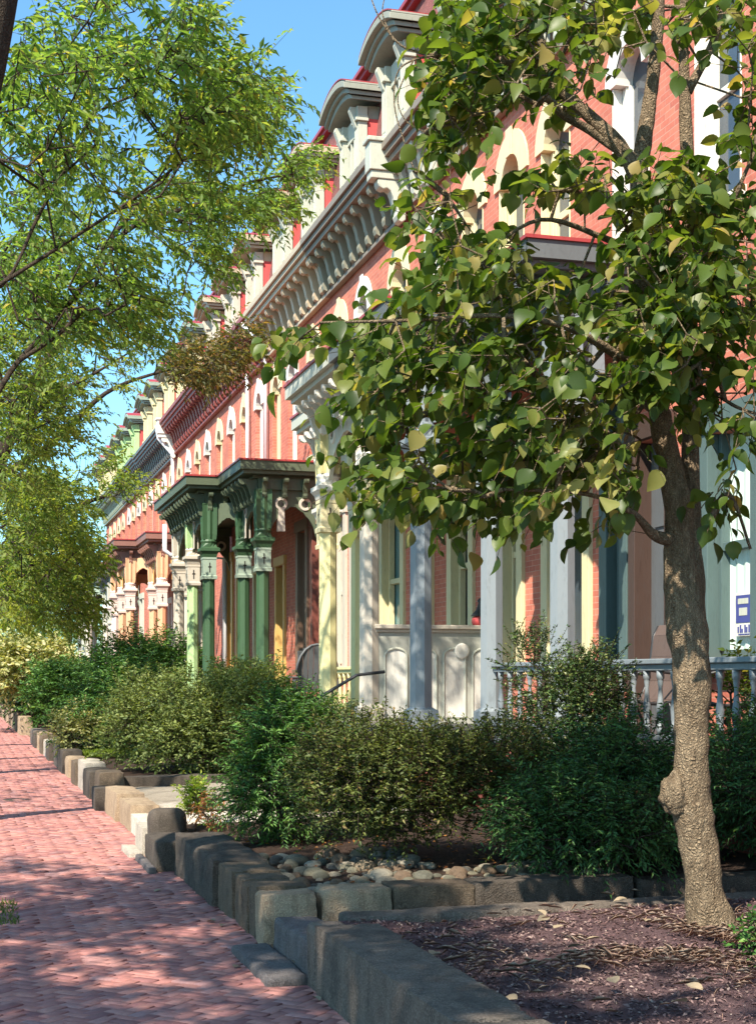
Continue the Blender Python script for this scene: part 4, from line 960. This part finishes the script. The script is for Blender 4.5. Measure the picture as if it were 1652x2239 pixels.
tree('street_tree', 'street tree with dark boughs in the middle of the leafy left side', 'tree',
     [[(-1.8, 23, -.1, .26), (-1.5, 23, 3, .2), P(-40, 1050, 23)+(.13,), P(20, 960, 23)+(.10,), P(60, 860, 23)+(.075,), P(120, 760, 23)+(.05,), P(180, 690, 23)+(.03,)],
      [P(20, 960, 23)+(.08,), P(110, 870, 23)+(.045,), P(200, 820, 23)+(.025,), P(300, 760, 23)+(.01,)]],
     T3p, LEAF2, BARK, .5, 15, .11, .04, .45, G4, r0=.003, rmax=.03)
T3b = np.concatenate([clumpy(x, .9, -.3, 5) for x in (E(440,790,85,45,25,29,190), E(420,835,45,20,25,29,45), E(510,745,55,40,25,28,80), E(380,800,40,35,25,29,35))])
tree('street_tree', 'slender street tree with bronze tinged leaves before the maroon cornice', 'tree',
     [[(-1.6, 27, -.1, .18), (-1.3, 27, 3.5, .14), P(100, 980, 27)+(.07,), P(230, 860, 27)+(.04,), P(360, 810, 27)+(.025,), P(460, 785, 27)+(.01,)]],
     T3b, LEAF3, BARK, .45, 14, .12, .043, .35, G4, r0=.003, rmax=.03)
T4p = np.concatenate([clumpy(x, .7, -.25, 4) for x in (E(60,1110,80,80,26,36,420), E(150,1110,50,60,27,36,110), E(90,1220,105,80,27,37,470), E(40,1310,50,60,28,38,260), E(150,1330,60,50,28,36,190), E(270,1070,40,22,28,34,40), E(190,1220,25,50,28,35,60), E(200,1010,45,40,28,36,40))])
tree('street_tree', 'dense street tree with low hanging foliage before the far porches', 'tree',
     [[(-1.9, 33, -.1, .26), (-1.5, 33, 3, .2), P(-20, 1250, 32)+(.15,), P(60, 1180, 32)+(.11,), P(140, 1120, 32)+(.07,), P(240, 1080, 32)+(.03,)],
      [P(60, 1180, 32)+(.07,), P(120, 1240, 32)+(.05,), P(200, 1290, 32)+(.02,)]],
     T4p, LEAF2, BARK, .55, 16, .14, .052, .5, G4, r0=.003, rmax=.04)
# the tree behind the viewer whose crown dapples the near ground
T0p = np.concatenate([clumpy(x, .9, -.06, 8) for x in (ball(-3.75, 3.0, 7.3, 2.0, 3.7, 1.3, 1900), ball(-2.0, .2, 7.6, 1.8, 2.0, 1.2, 150), ball(-4.6, 6.3, 7, 1.5, 1.6, 1.2, 300))])
tree('street_tree', 'street tree above the viewer, seen only by its shadow', 'tree',
     [[(-2.6, 2.0, -.1, .25), (-2.5, 2.1, 2.5, .2), (-2.5, 2.3, 5, .15), (-2.4, 2.8, 7, .08), (-2.3, 3.4, 8.5, .03)], [(-2.5, 2.2, 4.2, .1), (-1.8, 1.2, 6.2, .07), (-1.0, .8, 7.8, .03)]],
     T0p, LEAF1, BARK, .6, 18, .13, .07, .35, G4)

# ------------------------------------------------------------------ the near tree in the mulch bed
TD = 7.9
def q(px, py, w, dd=0): return P(px, py, TD+dd)+(w/2*(TD+dd)/FOC,)
near_paths = [
 [q(1562, 2075, 150), q(1556, 2040, 118), q(1542, 1960, 92), q(1528, 1860, 84), q(1512, 1760, 84), q(1510, 1680, 76), q(1512, 1600, 70), q(1512, 1500, 80), q(1502, 1400, 84), q(1492, 1300, 78), q(1484, 1200, 66), q(1478, 1100, 60), q(1462, 1000, 54), q(1445, 920, 49), q(1430, 840, 44), q(1412, 720, 46), q(1402, 600, 42), q(1402, 480, 40), q(1396, 390, 40), q(1408, 300, 34), q(1422, 200, 30), q(1434, 100, 27), q(1442, -40, 22), q(1450, -300, 10)],
 [q(1516, 1500, 54, .05), q(1516, 1370, 58, .08), q(1514, 1250, 48, .12), q(1510, 1120, 40, .16), q(1508, 950, 36, .19), q(1508, 800, 32, .2), q(1510, 620, 32, .2), q(1506, 430, 29, .18), q(1498, 250, 26, .15), q(1494, 100, 23, .15), q(1500, -80, 18, .15), q(1510, -300, 8, .2)],
 [q(1396, 400, 34), q(1360, 330, 34), q(1300, 265, 31), q(1240, 210, 29), q(1200, 150, 26), q(1182, 90, 20), q(1165, 20, 14), q(1140, -90, 8)],
 [q(1230, 205, 16), q(1150, 160, 11), q(1030, 132, 8), q(940, 118, 6), q(877, 99, 5), q(830, 40, 3.5), q(806, -20, 2.5)],
 [q(950, 120, 6), q(900, 132, 4), q(868, 160, 3.5), q(862, 230, 3), q(880, 300, 2.5), q(905, 370, 2)],
 [q(862, 90, 4), q(836, 30, 3), q(845, -20, 2)],
 [q(905, 128, 4), q(870, 205, 3), q(884, 260, 2.5), q(930, 290, 2)],
 [q(1360, 335, 22), q(1290, 285, 20), q(1230, 250, 20, -.1), q(1195, 215, 16, -.2), q(1165, 235, 8, -.3)],
 [q(1430, 850, 30), q(1380, 800, 22, -.2), q(1250, 720, 15, -.5), q(1100, 690, 11, -.7), q(900, 700, 8, -.8), q(700, 705, 5, -.9)],
 [q(1440, 900, 30), q(1360, 860, 18, .2), q(1200, 840, 12, .5), q(1000, 880, 8, .6), q(850, 950, 5, .6)],
 [q(1480, 1180, 40), q(1430, 1170, 24, -.1), q(1380, 1120, 14, -.3), q(1280, 1080, 9, -.5), q(1100, 1070, 6, -.6)],
 [q(1510, 630, 26, .15), q(1560, 540, 16, 0), q(1610, 420, 10, -.1), q(1650, 330, 6, -.1)],
 [q(1520, 850, 26, .1), q(1560, 860, 12, -.4), q(1610, 890, 8, -.6), q(1670, 910, 5, -.6)],
 [q(1402, 560, 26), q(1320, 520, 14, -.2), q(1180, 480, 9, -.4), q(1050, 560, 6, -.5)],
 [q(1502, 200, 24, .15), q(1550, 110, 18, .1), q(1580, 20, 14, .1), q(1600, -100, 8, 0)],
 [q(1532, 1180, 22, .1), q(1590, 1080, 12, .2), q(1640, 1200, 6, .3)],
]
def EN(cx, cy, rx, ry, n, a=-.9, b=.9): return E(cx, cy, rx, ry, TD+a, TD+b, n)
NP = np.concatenate([clumpy(x, 2.6, -.16, 6) for x in (
 EN(1110,65,110,80,110), EN(1035,200,80,75,90), EN(1010,275,75,45,50), EN(1130,170,90,60,50), EN(1260,45,120,60,60), EN(1490,45,150,55,60), EN(1630,130,30,90,14), EN(1320,140,70,70,16), EN(1240,230,50,40,12),
 EN(970,460,80,40,22), EN(1260,405,110,38,38), EN(1060,560,85,45,54), EN(1220,640,140,45,62), EN(1000,620,90,50,36), EN(850,732,95,34,30), EN(650,718,30,10,6), EN(1020,725,180,65,76), EN(930,830,130,65,66), EN(1150,800,170,90,100), EN(1010,930,200,70,98), EN(850,1000,90,60,40), EN(950,1070,140,38,48), EN(1130,1075,160,42,54), EN(1270,950,140,100,80), EN(1340,720,100,100,54),
 EN(1430,480,100,50,26), EN(1540,530,100,50,36), EN(1560,630,90,45,36), EN(1500,755,70,45,26,-1,-.2), EN(1600,820,60,50,24,-1,.0), EN(1400,825,70,28,20,-1,-.3), EN(1540,910,60,35,16,-1,-.2), EN(1620,930,40,35,12,-1,0), EN(1590,1050,40,45,9,-.6,.4), EN(1380,1050,55,45,18), EN(1590,440,55,50,16), EN(1600,560,50,60,30), EN(1610,690,50,60,30), EN(1480,680,90,60,40), EN(1440,560,80,50,26), EN(850,870,80,70,28), EN(690,735,45,14,10), EN(1200,980,170,80,50), EN(1020,810,160,60,40), EN(1290,1165,35,40,5), EN(1480,590,120,50,40,-1.1,-.3), EN(1560,700,90,70,44,-1.1,-.3), EN(1430,730,80,60,36,-1.1,-.3), EN(1500,830,90,40,30,-1.1,-.4), EN(1610,870,50,60,22,-1.1,-.4), EN(1600,480,60,50,26,-.9,0), EN(1480,440,90,50,30,-.9,0), EN(1630,300,30,70,12))])
bt = tree('broadleaf_tree', 'near tree with scaly twisting trunk rising from the mulch bed', 'tree', near_paths, NP, LEAFN, BARK_NEAR, .25, 5, .094, .078, .75, None, .0026, .02, True, .45, 22, .16, None, True, 3, .0)
# burl on the trunk
bm = bmesh.new(); bmesh.ops.create_icosphere(bm, subdivisions=4, radius=1)
c_ = Vector(P(1478, 1735, TD-.03))
for v in bm.verts:
    v.co = c_ + Vector((v.co.x*.085, v.co.y*.085, v.co.z*.115))*(1+.28*mnoise.noise(v.co*2.1)+.12*mnoise.noise(v.co*6))
mb = MB(); bm.to_mesh(me := bpy.data.meshes.new('b')); mb.v = [tuple(v.co) for v in me.vertices]; mb.f = [tuple(p.vertices) for p in me.polygons]; bm.free(); mb.build('burl', BARK_NEAR, bt, 0, True)

# ------------------------------------------------------------------ shrubs
def shrub(name, label, px, py_base, rx, rz, d, leafm, ll=.035, lw=.017, n=900, k=11, L=.16, z0=None, ry=None, droop=.1, up=.5, lift=.55, group='shrubs in front of the porches', seed=0, x=None, y=None, spread=.9):
    if x is None: x, y, _ = P(px, py_base, d)
    z0 = .3 if z0 is None else z0; ry = ry or rx
    t = thing(name, label, 'shrub', (x, y, z0), group)
    c = np.array([x, y, z0+rz*lift*.9]); ext = np.array([rx, ry, rz*.56])
    nl = 9; lc = unit(RNG.normal(0, 1, (nl, 3))+np.array([0, 0, .15]))*(.42+.32*RNG.random((nl, 1))); lc[0] = 0; lr = .36+.22*RNG.random(nl); lr[0] = .62
    li = RNG.choice(nl, n, p=lr**2/np.sum(lr**2))
    dv = unit(RNG.normal(0, 1, (n, 3)) + np.array([0, 0, .3]))
    rad = np.where(RNG.random(n) < .82, .84+.2*RNG.random(n), .4+.4*RNG.random(n))*np.where(RNG.random(n) < .06, 1.1+.35*RNG.random(n), 1.)
    lump = np.array([1+.30*mnoise.noise(Vector(v)*3.0+Vector((seed*3.7+k, y, 0))) for v, k in zip(dv, li)])
    pts = c + (lc[li] + dv*(rad*lump*lr[li])[:, None])*ext
    kp = pts[:, 2] > z0+.05; pts = pts[kp]; dvk = dv[kp]; m = len(pts)
    out = unit((pts-c)/ext)*.45+dvk*.55+np.array([0, 0, up])
    lf, tw = spray(pts, out, L*1.12, k, ll, lw, droop, .8, False, spread)
    npmesh('foliage', lf[0], lf[1], leafm, t)
    starts = [(np.array([x+.06*math.cos(a), y+.06*math.sin(a), z0+h]), h) for a in (0, 1.6, 3.1, 4.7) for h in (-.05, .08, .16)]
    sub = pts[RNG.permutation(m)[:min(m, 130)]]
    a, b, ra, rb = grow(starts, sub, .0028, .03, .3, .25)
    V, F = cat([segs(a, b, ra, rb, 5), tw]); npmesh('stems', V, F, BARK, t, True)
    return t
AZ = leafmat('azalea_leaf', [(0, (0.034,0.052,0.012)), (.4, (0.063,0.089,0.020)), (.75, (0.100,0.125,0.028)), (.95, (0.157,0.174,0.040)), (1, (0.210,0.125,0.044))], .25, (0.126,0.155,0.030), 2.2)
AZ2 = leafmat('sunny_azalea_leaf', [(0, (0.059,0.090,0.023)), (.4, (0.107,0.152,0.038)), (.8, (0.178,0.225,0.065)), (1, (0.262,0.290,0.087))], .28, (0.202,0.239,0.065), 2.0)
YEW = leafmat('yew_needle', [(0, (0.031,0.078,0.019)), (.5, (0.055,0.139,0.028)), (.85, (0.097,0.217,0.041)), (1, (0.176,0.278,0.049))], .22, (0.108,0.217,0.041), 2.4)
YEWD = leafmat('dark_yew_needle', [(0, (0.023,0.062,0.020)), (.5, (0.042,0.109,0.030)), (.85, (0.070,0.168,0.042)), (1, (0.130,0.232,0.050))], .2, (0.070,0.158,0.042), 2.0)
HOLLY = leafmat('holly_leaf', [(0, (0.027,0.052,0.016)), (.5, (0.051,0.090,0.025)), (.85, (0.087,0.136,0.036)), (1, (0.176,0.182,0.049))], .15, None, 1, .35)
VARI = leafmat('variegated_leaf', [(0, (.16,.19,.06)), (.4, (.30,.32,.12)), (.8, (.48,.46,.22)), (1, (.58,.52,.30))], .3)
LIME = leafmat('lime_leaf', [(0, (.13,.20,.02)), (.5, (.24,.33,.04)), (1, (.36,.42,.07))], .4)
RUST = leafmat('rusty_leaf', [(0, (.10,.035,.015)), (.5, (.22,.08,.025)), (1, (.36,.16,.04))], .3)
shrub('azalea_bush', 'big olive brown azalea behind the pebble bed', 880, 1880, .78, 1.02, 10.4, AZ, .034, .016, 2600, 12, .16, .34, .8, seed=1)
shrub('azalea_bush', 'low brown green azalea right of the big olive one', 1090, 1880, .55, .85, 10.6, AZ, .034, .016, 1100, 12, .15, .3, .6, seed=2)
shrub('yew_bush', 'bright green feathery yew leaning over the sunny path', 612, 1800, .56, 1.0, 12.0, YEW, .05, .013, 1500, 16, .22, .28, .7, .35, .35, seed=3)
shrub('yew_bush', 'spreading dark green yew left of the tree trunk', 1340, 1890, .8, .86, 10.4, YEWD, .048, .014, 2200, 15, .22, .3, .8, .4, .3, seed=4)
shrub('yew_bush', 'low spreading yew fronting the dark border stones', 1270, 1880, .55, .62, 9.6, YEWD, .045, .014, 900, 14, .2, .28, .45, .4, .3, seed=14)
shrub('yew_bush', 'dark green yew right of the tree trunk', 1700, 1900, .7, .98, 10.2, YEWD, .048, .014, 1900, 15, .22, .3, .8, .4, .3, seed=5)
shrub('holly_bush', 'round small leaved dark shrub before the porch railing', 1222, 1640, .56, 1.2, 12.2, HOLLY, .032, .017, 1700, 12, .14, .66, .6, .1, .5, .62, seed=6)
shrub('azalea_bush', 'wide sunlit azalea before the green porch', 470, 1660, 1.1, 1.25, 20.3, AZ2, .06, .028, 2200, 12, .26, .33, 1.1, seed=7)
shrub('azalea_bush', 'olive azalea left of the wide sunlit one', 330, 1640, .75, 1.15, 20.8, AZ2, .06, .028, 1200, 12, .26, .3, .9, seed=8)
shrub('yew_bush', 'dark yew beside the far curb stones', 235, 1620, .85, 1.7, 25.5, YEW, .085, .026, 1400, 15, .34, .25, 1.0, .4, .35, seed=9)
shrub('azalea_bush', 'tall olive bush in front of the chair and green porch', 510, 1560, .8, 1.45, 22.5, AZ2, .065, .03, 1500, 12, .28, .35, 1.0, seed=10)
shrub('yew_bush', 'green yew before the orange porch', 330, 1560, 1.2, 2.0, 34, YEW, .11, .035, 1300, 14, .4, .3, 1.2, .3, .4, seed=11)
shrub('variegated_shrub', 'pale cream leaved small shrub beside the dark far yew', 165, 1610, .34, .75, 25.0, VARI, .07, .035, 260, 9, .2, .25, seed=12)
shrub('variegated_shrub', 'yellow white leaved shrub at the far left edge', 70, 1500, 1.3, 1.5, 42, VARI, .16, .08, 900, 11, .5, 1.15, 1.2, .3, .4, seed=13)
shrub('yew_bush', 'far dark evergreen under the yellow white shrub', 60, 1560, 1.4, 1.9, 44, YEWD, .14, .05, 1200, 12, .5, .2, 1.3, seed=15)
shrub('yew_bush', 'far green evergreen near the pale porch posts', 140, 1560, 1.1, 1.7, 40, YEW, .13, .045, 1000, 12, .45, .25, 1.2, seed=16)
shrub('lime_sprig', 'lime yellow sprig under the bright green yew', 432, 1760, .14, .42, 13.3, LIME, .05, .016, 110, 10, .12, .26, seed=17)
shrub('dead_frond', 'rusty orange dead frond beside the lime sprig', 452, 1745, .10, .22, 13.0, RUST, .05, .014, 34, 10, .16, .27, None, .6, .0, seed=18)
shrub('seedling', 'light green seedling at the right edge of the mulch bed', 1650, 2165, .12, .24, 7.0, YEW, .045, .022, 60, 7, .1, .2, seed=19)
shrub('holly_bush', 'loose leafy shrub behind the sling chairs at the right edge', 1625, 1420, .35, .8, 11.6, LEAFN, .06, .03, 160, 8, .16, 1.0, .3, seed=20)
# far end of the street
for k, (px, d, rx, rz, lm) in enumerate([(-30, 70, 4.5, 7, LEAF2), (60, 78, 4.5, 8, LEAF1), (150, 84, 5, 9, LEAF2), (-120, 60, 4.5, 8, LEAF2), (230, 95, 6, 12, LEAF1)]):
    x, y, _ = P(px, 1480, d)
    pts = np.concatenate([ball(x, y, 1.0+rz*.5, rx, 3, rz*.5, 420)])
    tree('distant_tree', 'distant tree closing the end of the sidewalk', 'tree', [[(x, y, -.1, .25), (x, y, rz*.35, .2), (x+.2, y, rz*.7, .08)]], pts, lm, BARK, 1.2, 12, .3, .14, .4, 'trees closing the end of the street', seed=k)
# lawn patch and pit grass
def blades(name, x0, x1, y0, y1, z, n, h, mat, label):
    p = np.stack([x0+(x1-x0)*RNG.random(n), y0+(y1-y0)*RNG.random(n), np.full(n, z)], 1)
    ax = unit(RNG.normal(0, .35, (n, 3))+np.array([0, 0, 1.])); lf = leaves(p, ax, RNG.normal(0, 1, (n, 3)), h*(.6+.8*RNG.random(n)), np.full(n, h*.10))
    return tag(npmesh(name, lf[0], lf[1], mat), label, 'grass', None, 'stuff')
blades('grass', 2.0, 3.4, 24.6, 26.4, .26, 5000, .10, LIME, 'bright sunlit lawn strip behind the far curb')
blades('grass', -.2, .38, 9.7, 10.7, -.012, 900, .045, AZ2, 'thin weedy grass in the sidewalk gap at left')
# mulch chips, needles and leaves
CHIP = islandmat('mulch_chip', [(0, (.07,.04,.042)), (.5, (.16,.088,.085)), (.85, (.26,.165,.15)), (1, (.42,.32,.26))], .9)
n = 26000; p = np.stack([2.06+4.2*RNG.random(n), 3.0+4.95*RNG.random(n), np.zeros(n)], 1)
p[:, 2] = [.20+.04*(a-1.95)/4.45+.03*mnoise.noise((a*1.7, b*1.7, 0))+.012*mnoise.noise((a*7, b*7, 3))+.004 for a, b, _ in p]; p[:, 2] += .012*RNG.random(n)
ax = unit(RNG.normal(0, 1, (n, 3))*np.array([1, 1, .28])); lf = leaves(p, ax, unit(np.array([0, 0, 1.])+RNG.normal(0, .35, (n, 3))), .014+.03*RNG.random(n)**2, .006+.012*RNG.random(n))
tag(npmesh('mulch', lf[0], lf[1], CHIP), 'dark purple brown wood chip mulch', 'mulch', None, 'stuff')
STRAW = islandmat('dry_needles', [(0, (.32,.19,.13)), (.6, (.48,.32,.23)), (1, (.60,.45,.33))], .9)
n = 6500; ph = RNG.random(n)*2*np.pi; rr = np.abs(RNG.normal(0, .7, n)); p = np.stack([3.75+rr*np.cos(ph)*1.25, 6.6+rr*np.sin(ph)*.75, np.full(n, .26)], 1); p[:, 2] += .02*RNG.random(n)
p = p[p[:, 0] > 2.2]; p = clumpy(p, 2.4, -.08, 21); n = len(p)
lf = leaves(p, unit(RNG.normal(0, 1, (n, 3))*np.array([1, .6, .1])), np.tile([0, 0, 1.], (n, 1)), .03+.09*RNG.random(n), .0016+.002*RNG.random(n))
tag(npmesh('leaf_litter', lf[0], lf[1], STRAW), 'dry pale needles and strands strewn around the trunk base', 'litter', None, 'stuff')
n = 420; p = np.stack([2.2+3.2*RNG.random(n), 8.85+3.5*RNG.random(n), np.zeros(n)], 1); p[:, 2] = .235+.10*(p[:, 0]-1.95)/3.65+.012*RNG.random(n)
lf = leaves(p, unit(RNG.normal(0, 1, (n, 3))*np.array([1, 1, .2])), unit(np.array([0, 0, 1.])+RNG.normal(0, .4, (n, 3))), .025+.03*RNG.random(n), .012+.015*RNG.random(n))
tag(npmesh('leaf_litter', lf[0], lf[1], RUST), 'rusty fallen bits under the azaleas', 'litter', None, 'stuff')
FALL = islandmat('fallen_leaf', [(0, (.24,.18,.11)), (.5, (.34,.27,.18)), (1, (.22,.13,.07))], .8)
lfv, lff = leaves(np.zeros((1, 3)), np.array([[1., 0, 0]]), np.array([[0, 0, 1.]]), np.array([.085]), np.array([.06]), True)
fm = bpy.data.meshes.new('fallen_leaf'); fm.from_pydata(lfv.tolist(), [], [tuple(int(i) for i in r_) for f in lff for r_ in f]); fm.materials.append(FALL)
for (px, py) in ((910, 2083), (945, 2090), (1200, 2005), (1210, 2030), (1310, 2050), (1240, 2072), (1175, 1990), (1060, 2150), (1410, 2010), (1370, 1965), (1535, 2165), (1500, 2190), (1290, 2120), (1130, 2185), (1345, 2150)):
    zz = .27; d = (EYE-zz)*FOC/(py-1480); x, y, _ = P(px, py, d)
    o_ = inst('fallen_leaf', fm, None, (x, y, zz), random.random()*6, (1, 1, 1)); o_.rotation_euler = (random.uniform(-.4, .4), random.uniform(-.4, .1), random.random()*6)
    tag(o_, 'dry curled fallen leaf on the mulch bed', 'leaf', 'fallen leaves on the mulch')
for (px, py) in ((512, 2100), (685, 2163), (642, 2100), (470, 2000), (352, 1935), (490, 2008)):
    d = (EYE-.05)*FOC/(py-1480); x, y, _ = P(px, py, d)
    o_ = inst('fallen_leaf', fm, None, (x, y, .052 if px in (642,) else .012), random.random()*6, (.8, .8, 1)); o_.rotation_euler = (random.uniform(-.2, .2), random.uniform(-.2, .1), random.random()*6)
    tag(o_, 'small pale fallen leaf on the sidewalk by the curb stones', 'leaf', 'fallen leaves on the sidewalk')
uc = MB().lathe(.72, 19.6, [(-.01, .17), (.004, .17), (.006, .15), (.003, .14)], 20)
tag(uc.build('utility_cover', DKSTONE, None, 0, False, org=(.72, 19.6, 0)), 'round dark utility cover set in the sidewalk', 'utility cover')
